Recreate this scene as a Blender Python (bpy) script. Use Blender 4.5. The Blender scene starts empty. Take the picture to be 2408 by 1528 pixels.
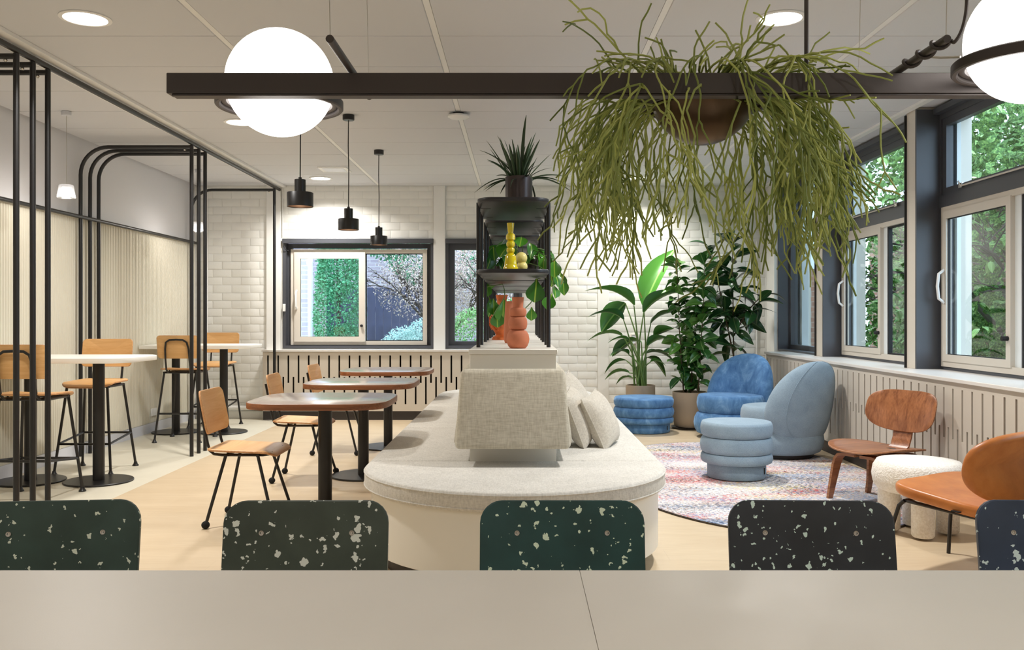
import bpy, bmesh, math, random
import numpy as np
from mathutils import Vector, Matrix

S = bpy.context.scene
C = S.collection
RN = random.Random(11)
PI = math.pi

# ------------------------------------------------------------------ camera
F, VX, VY, H = 2088.0, 1220.0, 744.0, 1.21
cam_d = bpy.data.cameras.new('camera')
cam = bpy.data.objects.new('camera', cam_d)
C.objects.link(cam)
cam.location = (0, 0, H)
cam.rotation_euler = (PI / 2, 0, 0)
cam_d.sensor_width = 36.0
cam_d.lens = F / 2408 * 36.0
cam_d.shift_x = -(VX - 1204) / 2408
cam_d.shift_y = (VY - 764) / 2408
cam_d.clip_start = 0.05
S.camera = cam

# ------------------------------------------------------------------ world
w = bpy.data.worlds.new('overcast_sky')
S.world = w
w.use_nodes = True
bg = w.node_tree.nodes['Background']
bg.inputs[0].default_value = (0.64, 0.80, 1.0, 1)
bg.inputs[1].default_value = 4.6

S.view_settings.view_transform = 'Standard'
S.view_settings.look = 'None'
S.view_settings.exposure = 0.32
S.view_settings.gamma = 1.0
S.view_settings.use_curve_mapping = False
S.cycles.use_denoising = True
S.cycles.max_bounces = 7
S.cycles.diffuse_bounces = 4
S.cycles.glossy_bounces = 4
S.cycles.transparent_max_bounces = 12
S.cycles.sample_clamp_indirect = 6.0
S.cycles.caustics_reflective = False
S.cycles.caustics_refractive = False

LAMP_W = 30.0          # watts of one recessed downlight
GLOBE_L = 4.0          # radiance of the opal globes


def at(px, py, d):
    """point of the room seen at a photo pixel, d metres in front of the camera"""
    return Vector(((px - VX) * d / F, d, H - (py - VY) * d / F))


# ------------------------------------------------------------------ helpers
def lin(c):
    o = []
    for x in c[:3]:
        x = x / 255.0
        o.append(x / 12.92 if x <= 0.04045 else ((x + 0.055) / 1.055) ** 2.4)
    return (*o, 1.0)


class NT:
    def __init__(s, name):
        s.m = bpy.data.materials.new(name)
        s.m.use_nodes = True
        s.t = s.m.node_tree
        s.b = s.t.nodes['Principled BSDF']
        s.out = s.t.nodes['Material Output']

    def n(s, typ, **kw):
        x = s.t.nodes.new(typ)
        for k, v in kw.items():
            if k.startswith('p_'):
                setattr(x, k[2:], v)
            else:
                key = int(k[1:]) if k[0] == 'i' and k[1:].isdigit() else k.replace('_', ' ')
                if isinstance(v, bpy.types.NodeSocket):
                    s.t.links.new(v, x.inputs[key])
                else:
                    x.inputs[key].default_value = v
        return x

    def l(s, a, b):
        s.t.links.new(a, b)

    def coord(s, scale=(1, 1, 1), kind='Object', rnd=False, rot=(0, 0, 0)):
        tc = s.n('ShaderNodeTexCoord')
        mp = s.n('ShaderNodeMapping', Vector=tc.outputs[kind], Scale=scale, Rotation=rot)
        if rnd:
            oi = s.n('ShaderNodeObjectInfo')
            vm = s.n('ShaderNodeVectorMath', p_operation='SCALE', i0=(37.0, 21.0, 53.0))
            s.l(oi.outputs['Random'], vm.inputs['Scale'])
            s.l(vm.outputs[0], mp.inputs['Location'])
        return mp.outputs[0]

    def ramp(s, fac, stops, interp='LINEAR'):
        r = s.n('ShaderNodeValToRGB')
        r.color_ramp.interpolation = interp
        el = r.color_ramp.elements
        while len(el) < len(stops):
            el.new(0.5)
        for e, (p, c) in zip(el, stops):
            e.position = p
            e.color = c if len(c) == 4 else (*c, 1)
        s.l(fac, r.inputs[0])
        return r.outputs[0]

    def mix(s, fac, a, b):
        x = s.n('ShaderNodeMix', p_data_type='RGBA')
        for sock, v in ((x.inputs[0], fac), (x.inputs[6], a), (x.inputs[7], b)):
            if isinstance(v, bpy.types.NodeSocket):
                s.l(v, sock)
            else:
                sock.default_value = v
        return x.outputs[2]

    def math(s, op, a, b=0.0):
        x = s.n('ShaderNodeMath', p_operation=op)
        for i, v in ((0, a), (1, b)):
            if isinstance(v, bpy.types.NodeSocket):
                s.l(v, x.inputs[i])
            else:
                x.inputs[i].default_value = v
        return x.outputs[0]

    def noise(s, vec, scale, detail=3.0, rough=0.5, dist=0.0):
        x = s.n('ShaderNodeTexNoise', Vector=vec, Scale=scale, Detail=detail, Roughness=rough, Distortion=dist)
        return x.outputs[0]

    def bump(s, h, strength=0.2, dist=0.002):
        b = s.n('ShaderNodeBump', Height=h, Strength=strength, Distance=dist)
        s.l(b.outputs[0], s.b.inputs['Normal'])

    def set(s, **kw):
        for k, v in kw.items():
            k = {'col': 'Base Color', 'rough': 'Roughness', 'metal': 'Metallic', 'spec': 'Specular IOR Level', 'sheen': 'Sheen Weight',
                 'sheen_rough': 'Sheen Roughness', 'coat': 'Coat Weight', 'coat_rough': 'Coat Roughness',
                 'sheen_tint': 'Sheen Tint', 'sub': 'Subsurface Weight', 'trans': 'Transmission Weight'}[k]
            if isinstance(v, bpy.types.NodeSocket):
                s.l(v, s.b.inputs[k])
            else:
                s.b.inputs[k].default_value = v
        return s


def plain(name, col, rough=0.5, metal=0.0, var=0.0, vscale=6.0, bump=0.0, bscale=200.0, **kw):
    m = NT(name)
    c = lin(col)
    m.set(col=c, rough=rough, metal=metal, **kw)
    if var:
        v = m.noise(m.coord(), vscale, 4)
        m.set(col=m.ramp(v, [(0.3, tuple(x * (1 - var) for x in c[:3])), (0.7, tuple(min(1, x * (1 + var)) for x in c[:3]))]))
    if bump:
        m.bump(m.noise(m.coord(), bscale, 3), bump)
    return m.m


def wood(name, c1, c2, axis=0, scale=1.0, rough=0.45, rnd=True, contrast=(0.35, 0.68), bump=0.05):
    m = NT(name)
    sc = [26 * scale] * 3
    sc[axis] = 1.6 * scale
    v = m.coord(tuple(sc), rnd=rnd)
    n1 = m.noise(v, 1.0, 6, 0.6, 0.8)
    sc2 = [160 * scale] * 3
    sc2[axis] = 5 * scale
    n2 = m.noise(m.coord(tuple(sc2), rnd=rnd), 1.0, 2)
    f = m.math('ADD', m.math('MULTIPLY', n1, 0.72), m.math('MULTIPLY', n2, 0.28))
    m.set(col=m.ramp(f, [(contrast[0], lin(c1)), (contrast[1], lin(c2))]), rough=rough)
    if bump:
        m.bump(n2, bump, 0.001)
    return m.m


def fabric(name, c1, c2, scale=260.0, rough=0.95, bump=0.5, sheen=0.15, aspect=4.0, dist=0.002):
    m = NT(name)
    a = m.noise(m.coord((scale / aspect, scale, scale)), 1.0, 2)
    b = m.noise(m.coord((scale, scale / aspect, scale / aspect)), 1.0, 2)
    f = m.math('MULTIPLY', m.math('ADD', a, b), 0.5)
    big = m.noise(m.coord(), 9.0, 3)
    f2 = m.math('ADD', m.math('MULTIPLY', f, 0.8), m.math('MULTIPLY', big, 0.2))
    m.set(col=m.ramp(f2, [(0.36, lin(c1)), (0.62, lin(c2))]), rough=rough, sheen=sheen, spec=0.2)
    m.bump(f, bump, dist)
    return m.m


MAT = {}
MAT['wall_paint'] = plain('painted_brick_white', (232, 231, 226), 0.6, bump=0.35, bscale=60, var=0.03)
MAT['mortar'] = plain('painted_mortar_white', (229, 228, 223), 0.7, bump=0.4, bscale=90)
MAT['smooth_white'] = plain('smooth_white_paint', (232, 231, 227), 0.5)
MAT['upper_panel'] = plain('pale_grey_panel', (222, 221, 224), 0.55)
MAT['flute'] = plain('cream_fluted_panel', (222, 217, 201), 0.6)
MAT['skirting'] = plain('pale_grey_skirting', (214, 216, 224), 0.4)
MAT['tile'] = plain('ceiling_tile_white', (213, 214, 218), 0.9, bump=0.25, bscale=500)
MAT['grid'] = plain('ceiling_grid_white', (236, 235, 233), 0.5)
MAT['lino'] = plain('cream_lino', (216, 210, 192), 0.42, var=0.03, vscale=5)
MAT['white_lam'] = plain('white_laminate', (240, 238, 231), 0.35)
MAT['cabinet'] = plain('cream_cabinet_lacquer', (236, 232, 222), 0.38)
MAT['plinth'] = plain('dark_brown_plinth', (48, 42, 40), 0.5)
MAT['cover'] = plain('beige_radiator_cover', (205, 196, 183), 0.45)
MAT['void'] = plain('radiator_niche_shade', (44, 38, 30), 0.8)  # dark colour stands in for the shade inside the radiator niche
MAT['sill'] = plain('pale_sill', (226, 222, 217), 0.35)
MAT['black'] = plain('black_powder_coat', (27, 25, 25), 0.38)
MAT['black_soft'] = plain('black_felt', (16, 15, 16), 0.9)
MAT['bronze'] = plain('dark_bronze_metal', (68, 62, 61), 0.45, 0.2, bump=0.08, bscale=900)
MAT['bowl'] = plain('bronze_bowl', (92, 74, 58), 0.3, 0.75)
MAT['frame_dark'] = plain('charcoal_window_frame', (74, 76, 82), 0.4)
MAT['frame_beige'] = plain('beige_window_frame', (214, 206, 194), 0.4)
MAT['frame_white'] = plain('white_outer_frame', (232, 238, 240), 0.4)
MAT['gasket'] = plain('black_gasket', (18, 18, 20), 0.6)
MAT['steel'] = plain('brushed_steel', (205, 202, 198), 0.25, 1.0)
MAT['plastic_white'] = plain('white_plastic', (238, 238, 236), 0.3)
MAT['cable_clear'] = plain('thin_steel_wire', (190, 186, 180), 0.4, 0.6)
MAT['shade_in'] = plain('copper_shade_inside', (150, 120, 98), 0.4, 0.4)
MAT['oak'] = wood('oak_veneer', (214, 160, 98), (232, 186, 128), 0, 1.0, 0.38)
MAT['oak_edge'] = wood('oak_ply_edge', (176, 118, 72), (222, 172, 120), 0, 3.0, 0.5)
MAT['walnut'] = wood('walnut_veneer', (120, 70, 42), (184, 122, 80), 1, 0.8, 0.3)
MAT['walnut_back'] = wood('walnut_veneer_upright', (120, 70, 42), (184, 122, 80), 2, 0.9, 0.3)
MAT['walnut_edge'] = wood('walnut_ply_edge', (120, 72, 44), (196, 140, 98), 0, 3.0, 0.45)
MAT['tabletop'] = wood('walnut_laminate_greyed', (146, 132, 124), (176, 160, 150), 0, 0.8, 0.22, bump=0)  # walnut greyed, putting the window's pale reflection into the base colour
MAT['tabletop'].node_tree.nodes['Principled BSDF'].inputs['Coat Weight'].default_value = 0.6
MAT['tabletop'].node_tree.nodes['Principled BSDF'].inputs['Coat Roughness'].default_value = 0.16
MAT['table_edge'] = wood('walnut_edge_band', (112, 66, 40), (156, 98, 62), 0, 1.6, 0.4)
MAT['big_table'] = plain('greige_laminate', (216, 209, 198), 0.42, var=0.02, vscale=3, bump=0.05, bscale=400)
MAT['linen'] = fabric('light_linen_seat', (196, 192, 184), (224, 220, 212), 150, bump=0.5)
MAT['linen_back'] = fabric('beige_linen_back', (176, 168, 150), (206, 199, 182), 130, bump=0.6, aspect=6)
MAT['pillow'] = fabric('beige_pillow_linen', (184, 176, 163), (210, 203, 190), 190, bump=0.4)
MAT['wool'] = fabric('grey_blue_wool', (120, 140, 156), (156, 175, 190), 420, bump=0.25, aspect=1.6, sheen=0.1)
MAT['boucle'] = fabric('white_boucle', (230, 224, 214), (247, 243, 237), 95, bump=1.0, aspect=1.0, dist=0.006)
MAT['terracotta'] = plain('terracotta', (190, 112, 78), 0.75, var=0.08, vscale=9, bump=0.1, bscale=250)
MAT['orange'] = plain('rough_orange_clay', (206, 104, 46), 0.6, var=0.2, vscale=25, bump=0.8, bscale=40)
MAT['yellow'] = plain('yellow_glaze', (232, 208, 20), 0.12, coat=0.6)
MAT['cream_ball'] = plain('cream_glaze', (240, 226, 140), 0.4)
MAT['pot_dark'] = plain('gunmetal_pot', (70, 62, 62), 0.3, 0.5)
MAT['pot_sand'] = plain('sand_ceramic', (176, 156, 132), 0.6, var=0.04, vscale=3)
MAT['soil'] = plain('potting_soil', (52, 38, 28), 0.95, bump=0.8, bscale=80)
MAT['leather'] = NT('tan_leather')
_m = MAT['leather']
_v = _m.noise(_m.coord(), 7.0, 5, 0.6)
_m.set(col=_m.ramp(_v, [(0.3, lin((176, 100, 40))), (0.7, lin((206, 130, 66)))]), rough=0.36)
_m.bump(_m.noise(_m.coord(), 260, 3), 0.12)
MAT['leather'] = _m.m
_m = NT('blue_velvet')
_v = _m.noise(_m.coord((1, 1, 0.6)), 11.0, 5, 0.65, 0.6)
_m.set(col=_m.ramp(_v, [(0.32, lin((66, 104, 150))), (0.55, lin((92, 134, 180))), (0.75, lin((130, 168, 206)))]), rough=0.8, sheen=0.6, sheen_rough=0.35,
       sheen_tint=lin((170, 205, 240)), spec=0.2)
MAT['velvet'] = _m.m

_m = NT('pale_oak_floor')
_n1 = _m.noise(_m.coord((1.3, 9, 1), rot=(0, 0, 0.0)), 1.0, 6, 0.6, 0.6)
_n2 = _m.noise(_m.coord((7, 60, 1)), 1.0, 4, 0.6)
_br = _m.n('ShaderNodeTexBrick', Vector=_m.coord((1, 1, 1)), Scale=1.0, Mortar_Size=0.0012, Brick_Width=1.5, Row_Height=0.22,
           Color1=lin((211, 190, 158)), Color2=lin((205, 184, 153)), Mortar=lin((186, 164, 133)))
_f = _m.math('ADD', _m.math('MULTIPLY', _n1, 0.6), _m.math('MULTIPLY', _n2, 0.4))
_c = _m.ramp(_f, [(0.34, lin((196, 173, 141))), (0.66, lin((218, 199, 170)))])
_m.set(col=_m.mix(0.4, _c, _br.outputs[0]), rough=0.4, spec=0.4)
MAT['floor'] = _m.m


def leafmat(name, c1, c2, rib, rough=0.35):
    m = NT(name)
    g = m.n('ShaderNodeTexCoord').outputs['Generated']
    sx = m.n('ShaderNodeSeparateXYZ', Vector=g).outputs[0]
    rb = m.math('LESS_THAN', m.math('ABSOLUTE', m.math('SUBTRACT', sx, 0.5)), 0.035)
    oi = m.n('ShaderNodeObjectInfo').outputs['Random']
    c = m.mix(oi, lin(c1), lin(c2))
    m.set(col=m.mix(m.math('MULTIPLY', rb, 0.75), c, lin(rib)), rough=rough, spec=0.45)
    return m.m


MAT['leaf_banana'] = leafmat('strelitzia_leaf', (40, 88, 34), (72, 128, 48), (140, 180, 96))
MAT['leaf_fiddle'] = leafmat('fiddle_leaf', (36, 80, 40), (84, 134, 52), (120, 150, 90), 0.25)
MAT['leaf_rubber'] = leafmat('rubber_leaf', (26, 58, 36), (50, 92, 46), (90, 120, 70), 0.18)
MAT['leaf_pothos'] = leafmat('pothos_leaf', (40, 100, 30), (84, 150, 48), (170, 200, 80), 0.3)
MAT['leaf_snake'] = leafmat('snake_leaf', (38, 60, 44), (62, 88, 56), (80, 104, 70), 0.4)
MAT['leaf_out'] = leafmat('garden_leaf', (86, 130, 56), (150, 190, 104), (190, 214, 140), 0.45)
MAT['stem_green'] = plain('green_stem', (92, 122, 58), 0.5)
MAT['stem_brown'] = plain('brown_stem', (84, 68, 48), 0.8)
MAT['bark'] = plain('dark_bark', (70, 60, 54), 0.9)
_m = NT('rhipsalis_stem')
_oi = _m.n('ShaderNodeObjectInfo').outputs['Random']
_m.set(col=_m.mix(_oi, lin((104, 122, 52)), lin((196, 206, 116))), rough=0.5)
MAT['rhip'] = _m.m


def foliage(name, cols, rough=0.6):
    m = NT(name)
    n = m.noise(m.coord(), 55.0, 2)
    k = len(cols)
    m.set(col=m.ramp(n, [(0.3 + 0.4 * i / (k - 1), lin(c)) for i, c in enumerate(cols)]), rough=rough, spec=0.3)
    return m.m


MAT['fol_cypress'] = foliage('cypress_foliage', [(44, 110, 82), (84, 166, 116), (160, 214, 176)])
MAT['fol_light'] = foliage('pale_bush_foliage', [(140, 176, 172), (196, 226, 220), (232, 244, 240)])
MAT['fol_autumn'] = foliage('autumn_foliage', [(150, 128, 134), (206, 184, 178), (236, 214, 180)])
MAT['fol_green'] = foliage('green_bush_foliage', [(78, 136, 84), (140, 190, 120), (206, 228, 164)])
MAT['fol_dark'] = foliage('deep_garden_foliage', [(38, 70, 34), (84, 124, 56), (150, 182, 100)])
MAT['fence'] = plain('dark_stained_fence', (66, 70, 96), 0.8, var=0.2, vscale=8)
MAT['lawn'] = plain('garden_ground', (96, 100, 66), 0.95, var=0.3, vscale=3)


def brickmat(name, a, b, mo, sc=1.0):
    m = NT(name)
    tc = m.n('ShaderNodeTexCoord').outputs['Object']
    sp = m.n('ShaderNodeSeparateXYZ', Vector=tc)
    u = m.math('ADD', sp.outputs[0], sp.outputs[1])
    cb = m.n('ShaderNodeCombineXYZ', X=u, Y=sp.outputs[2])
    br = m.n('ShaderNodeTexBrick', Vector=cb.outputs[0], Scale=sc, Mortar_Size=0.008, Brick_Width=0.22, Row_Height=0.075,
             Color1=lin(a), Color2=lin(b), Mortar=lin(mo))
    m.set(col=br.outputs[0], rough=0.85)
    return m.m


MAT['brick_out'] = brickmat('garden_house_brick', (196, 180, 190), (172, 158, 172), (214, 208, 212))
MAT['brick_side'] = brickmat('side_house_brick', (128, 82, 66), (150, 100, 78), (160, 140, 128))


def emis(name, col, strength):
    m = NT(name)
    e = m.n('ShaderNodeEmission', Color=(*col, 1), Strength=strength)
    m.l(e.outputs[0], m.out.inputs[0])
    return m.m


MAT['globe'] = emis('opal_globe_glow', (1.0, 0.94, 0.87), GLOBE_L)
MAT['down'] = emis('downlight_glow', (1.0, 0.95, 0.86), 9.0)
MAT['bulb'] = emis('pendant_bulb_glow', (1.0, 0.85, 0.66), 6.0)
MAT['shade_glow'] = emis('small_shade_glow', (1.0, 0.95, 0.92), 3.0)

_m = NT('window_glass')
_tr = _m.n('ShaderNodeBsdfTransparent', Color=(0.93, 0.97, 0.97, 1))
_gl = _m.n('ShaderNodeBsdfGlossy', Roughness=0.0)
_lw = _m.n('ShaderNodeLayerWeight', Blend=0.5)
_sch = _m.math('ADD', _m.math('MULTIPLY', _m.math('POWER', _lw.outputs['Facing'], 5.0), 0.92), 0.05)
_mx = _m.n('ShaderNodeMixShader', i0=_sch, i1=_tr.outputs[0], i2=_gl.outputs[0])
_m.l(_mx.outputs[0], _m.out.inputs[0])
MAT['glass'] = _m.m
_m = NT('ribbed_clear_glass')
_tr = _m.n('ShaderNodeBsdfTransparent', Color=(0.95, 0.95, 0.95, 1))
_gl = _m.n('ShaderNodeBsdfGlossy', Roughness=0.1)
_tl = _m.n('ShaderNodeBsdfTranslucent', Color=(0.95, 0.95, 0.95, 1))
_m1 = _m.n('ShaderNodeMixShader', i0=0.3, i1=_tr.outputs[0], i2=_gl.outputs[0])
_m2 = _m.n('ShaderNodeMixShader', i0=0.35, i1=_m1.outputs[0], i2=_tl.outputs[0])
_m.l(_m2.outputs[0], _m.out.inputs[0])
MAT['shade_glass'] = _m.m


def terrazzo(name, col, chip, dens=0.5):
    m = NT(name)
    v0 = m.coord((1, 1, 1), rnd=True)
    nz = m.n('ShaderNodeTexNoise', Vector=v0, Scale=70.0, Detail=2.0)
    dv = m.n('ShaderNodeVectorMath', p_operation='SCALE', i0=nz.outputs[1], Scale=0.026)
    vv = m.n('ShaderNodeVectorMath', p_operation='ADD', i0=v0, i1=dv.outputs[0])
    mask = None
    for sc, th, pr in ((40.0, 0.33, dens * 0.62), (72.0, 0.30, dens * 0.62)):
        vo = m.n('ShaderNodeTexVoronoi', Vector=vv.outputs[0], Scale=sc)
        r = m.n('ShaderNodeSeparateColor', Color=vo.outputs['Color'])
        a = m.math('LESS_THAN', vo.outputs['Distance'], m.math('MULTIPLY', r.outputs[1], th + 0.08))
        b = m.math('LESS_THAN', r.outputs[0], pr)
        k = m.math('MULTIPLY', a, b)
        mask = k if mask is None else m.math('MAXIMUM', mask, k)
    base = m.noise(v0, 9.0, 4)
    c = lin(col)
    bc = m.ramp(base, [(0.3, tuple(x * 0.8 for x in c[:3])), (0.7, tuple(x * 1.25 for x in c[:3]))])
    m.set(col=m.mix(mask, bc, lin(chip)), rough=0.4)
    return m.m


TERR = [terrazzo('speckled_bottle_green', (46, 66, 60), (208, 216, 200), 0.5), terrazzo('speckled_grey_green', (62, 72, 64), (218, 224, 216), 0.55),
        terrazzo('speckled_teal', (32, 66, 66), (214, 230, 208), 0.62), terrazzo('speckled_charcoal', (42, 47, 54), (204, 228, 220), 0.8),
        terrazzo('speckled_navy', (44, 58, 80), (206, 226, 228), 0.6)]

_m = NT('multicolour_rug')
_lo = _m.noise(_m.coord((1.2, 2.2, 1)), 1.6, 3)
_c = lin((234, 228, 226))
for _i, (_col, _th, _k) in enumerate((((222, 208, 204), 0.56, 3.1), ((66, 104, 160), 0.595, 7.7), ((228, 206, 120), 0.61, 12.3), ((52, 50, 62), 0.588, 17.9),
                                      ((206, 60, 50), 0.615, 23.1), ((150, 176, 210), 0.60, 31.7), ((206, 124, 80), 0.645, 41.3), ((34, 34, 42), 0.615, 53.9))):
    _tc = _m.n('ShaderNodeTexCoord').outputs['Object']
    _mp = _m.n('ShaderNodeMapping', Vector=_tc, Location=(_k, _k * 2, 0), Scale=(34, 80, 1))
    _hi = _m.noise(_mp.outputs[0], 1.0, 4, 0.7)
    _mp2 = _m.n('ShaderNodeMapping', Vector=_tc, Location=(_k, -_k, 0), Scale=(1.4, 3.2, 1))
    _l2 = _m.noise(_mp2.outputs[0], 1.0, 2)
    _v = _m.math('ADD', _m.math('MULTIPLY', _hi, 0.72), _m.math('MULTIPLY', _l2, 0.36))
    _mk = _m.math('GREATER_THAN', _v, _th)
    _c = _m.mix(_m.math('MULTIPLY', _mk, 0.85), _c, lin(_col))
_m.set(col=_c, rough=0.95, spec=0.1)
_m.bump(_m.noise(_m.coord(), 300, 2), 0.5)
MAT['rug'] = _m.m
MAT['rug_edge'] = plain('rug_binding', (70, 60, 52), 0.9, var=0.5, vscale=60)


# ------------------------------------------------------------------ mesh tools
def rrect(w, h, r, n=6, cx=0.0, cy=0.0):
    o = []
    for (sx, sy, a0) in ((1, 1, 0), (-1, 1, 90), (-1, -1, 180), (1, -1, 270)):
        for k in range(n + 1):
            a = math.radians(a0 + 90 * k / n)
            o.append((cx + sx * (w / 2 - r) + r * math.cos(a), cy + sy * (h / 2 - r) + r * math.sin(a)))
    return o


def superel(a, b, e=2.0, n=48, cx=0.0, cy=0.0):
    o = []
    for k in range(n):
        t = 2 * PI * k / n
        c, s = math.cos(t), math.sin(t)
        o.append((cx + a * math.copysign(abs(c) ** (2 / e), c), cy + b * math.copysign(abs(s) ** (2 / e), s)))
    return o


def inset(o, d):
    n = len(o)
    res = []
    for i in range(n):
        p0, p1, p2 = Vector(o[i - 1]), Vector(o[i]), Vector(o[(i + 1) % n])
        e1 = (p1 - p0)
        e2 = (p2 - p1)
        if e1.length < 1e-9:
            e1 = e2
        if e2.length < 1e-9:
            e2 = e1
        e1 = e1.normalized()
        e2 = e2.normalized()
        n1 = Vector((-e1.y, e1.x))
        n2 = Vector((-e2.y, e2.x))
        m = n1 + n2
        if m.length < 1e-6:
            m = n1
        m.normalize()
        k = max(0.35, m.dot(n1))
        q = p1 + m * (d / k)
        res.append((q.x, q.y))
    return res


class MB:
    def __init__(s):
        s.v, s.f, s.mi = [], [], []

    def add(s, vs, fs, mi=0):
        b = len(s.v)
        s.v.extend([tuple(p) for p in vs])
        for f in fs:
            s.f.append(tuple(b + i for i in f))
            s.mi.append(mi)
        return s

    def box(s, x0, x1, y0, y1, z0, z1, mi=0):
        x0, x1 = min(x0, x1), max(x0, x1)
        y0, y1 = min(y0, y1), max(y0, y1)
        z0, z1 = min(z0, z1), max(z0, z1)
        vs = [(x0, y0, z0), (x1, y0, z0), (x1, y1, z0), (x0, y1, z0), (x0, y0, z1), (x1, y0, z1), (x1, y1, z1), (x0, y1, z1)]
        return s.add(vs, [(0, 3, 2, 1), (4, 5, 6, 7), (0, 1, 5, 4), (1, 2, 6, 5), (2, 3, 7, 6), (3, 0, 4, 7)], mi)

    def hexa(s, vs, bevel=0.0, seg=2, mi=0):
        bm = bmesh.new()
        bv = [bm.verts.new(p) for p in vs]
        for f in [(0, 3, 2, 1), (4, 5, 6, 7), (0, 1, 5, 4), (1, 2, 6, 5), (2, 3, 7, 6), (3, 0, 4, 7)]:
            bm.faces.new([bv[i] for i in f])
        if bevel:
            bmesh.ops.bevel(bm, geom=bm.edges[:], offset=bevel, segments=seg, affect='EDGES', profile=0.5)
        bm.verts.index_update()
        s.add([v.co[:] for v in bm.verts], [[v.index for v in f.verts] for f in bm.faces], mi)
        bm.free()
        return s

    def rbox(s, x0, x1, y0, y1, z0, z1, r=0.004, seg=2, mi=0):
        vs = [(x0, y0, z0), (x1, y0, z0), (x1, y1, z0), (x0, y1, z0), (x0, y0, z1), (x1, y0, z1), (x1, y1, z1), (x0, y1, z1)]
        return s.hexa(vs, r, seg, mi)

    def tube(s, pts, r, seg=8, closed=False, mi=0):
        P = [Vector(p) for p in pts]
        n = len(P)
        rr = r if isinstance(r, (list, tuple)) else [r] * n
        T = []
        for i in range(n):
            if closed:
                t = P[(i + 1) % n] - P[i - 1]
            else:
                t = P[min(i + 1, n - 1)] - P[max(i - 1, 0)]
            T.append(t.normalized())
        up = Vector((0, 0, 1)) if abs(T[0].z) < 0.9 else Vector((1, 0, 0))
        a = T[0].cross(up).normalized()
        vs = []
        for i in range(n):
            a = (a - T[i] * a.dot(T[i]))
            if a.length < 1e-6:
                a = T[i].orthogonal()
            a.normalize()
            b = T[i].cross(a)
            for k in range(seg):
                th = 2 * PI * k / seg
                vs.append(P[i] + (a * math.cos(th) + b * math.sin(th)) * rr[i])
        fs = []
        m = n if closed else n - 1
        for i in range(m):
            j = (i + 1) % n
            for k in range(seg):
                k2 = (k + 1) % seg
                fs.append((i * seg + k, i * seg + k2, j * seg + k2, j * seg + k))
        if not closed:
            fs.append(tuple(reversed(range(seg))))
            fs.append(tuple((n - 1) * seg + k for k in range(seg)))
        return s.add(vs, fs, mi)

    def lathe(s, prof, seg=32, cx=0.0, cy=0.0, mi=0):
        vs, fs, rows = [], [], []
        for (r, z) in prof:
            if r < 1e-5:
                rows.append([len(vs)])
                vs.append((cx, cy, z))
            else:
                rows.append(list(range(len(vs), len(vs) + seg)))
                for k in range(seg):
                    t = 2 * PI * k / seg
                    vs.append((cx + r * math.cos(t), cy + r * math.sin(t), z))
        for a, b in zip(rows, rows[1:]):
            for k in range(seg):
                k2 = (k + 1) % seg
                if len(a) == 1 and len(b) == 1:
                    continue
                if len(a) == 1:
                    fs.append((a[0], b[k2], b[k]))
                elif len(b) == 1:
                    fs.append((a[k], a[k2], b[0]))
                else:
                    fs.append((a[k], a[k2], b[k2], b[k]))
        return s.add(vs, fs, mi)

    def slab(s, o, z0, z1, r=0.0, n=3, top_mi=0, side_mi=0):
        """extruded outline with rounded top and bottom edges"""
        rings = []
        if r > 0:
            for k in range(n + 1):
                a = PI / 2 * k / n
                rings.append((r * (1 - math.sin(a)), z0 + r * (1 - math.cos(a))))
            for k in range(n + 1):
                a = PI / 2 * k / n
                rings.append((r * (1 - math.cos(a)), z1 - r * (1 - math.sin(a))))
        else:
            rings = [(0, z0), (0, z1)]
        m = len(o)
        b = len(s.v)
        for d, z in rings:
            for p in (inset(o, d) if d > 1e-7 else o):
                s.v.append((p[0], p[1], z))
        for i in range(len(rings) - 1):
            for k in range(m):
                k2 = (k + 1) % m
                s.f.append((b + i * m + k, b + i * m + k2, b + (i + 1) * m + k2, b + (i + 1) * m + k))
                s.mi.append(side_mi)
        s.f.append(tuple(b + k for k in reversed(range(m))))
        s.mi.append(top_mi)
        L = b + (len(rings) - 1) * m
        s.f.append(tuple(L + k for k in range(m)))
        s.mi.append(top_mi)
        return s

    def panel(s, o, th, deform, rings=6, mi=0, rim=1):
        """thin bent sheet: star-shaped outline filled with rings, both faces, rounded rim, then bent by deform(x, y, z)"""
        cx = sum(p[0] for p in o) / len(o)
        cy = sum(p[1] for p in o) / len(o)
        m = len(o)
        b = len(s.v)
        seq = [(k / rings, th / 2) for k in range(1, rings)] + [(0.985, th / 2), (1.0, th * 0.3), (1.0, -th * 0.3), (0.985, -th / 2)] + \
              [(k / rings, -th / 2) for k in range(rings - 1, 0, -1)]
        s.v.append(tuple(deform(cx, cy, th / 2)))
        for sc, z in seq:
            for (x, y) in o:
                s.v.append(tuple(deform(cx + (x - cx) * sc, cy + (y - cy) * sc, z)))
        s.v.append(tuple(deform(cx, cy, -th / 2)))
        e = len(s.v) - 1
        for k in range(m):
            s.f.append((b, b + 1 + k, b + 1 + (k + 1) % m))
            s.mi.append(mi)
        for i in range(len(seq) - 1):
            rm = rings - 1 <= i <= rings + 1
            for k in range(m):
                k2 = (k + 1) % m
                s.f.append((b + 1 + i * m + k, b + 1 + (i + 1) * m + k, b + 1 + (i + 1) * m + k2, b + 1 + i * m + k2))
                s.mi.append(rim if rm else mi)
        L = b + 1 + (len(seq) - 1) * m
        for k in range(m):
            s.f.append((L + k, e, L + (k + 1) % m))
            s.mi.append(mi)
        return s

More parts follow.
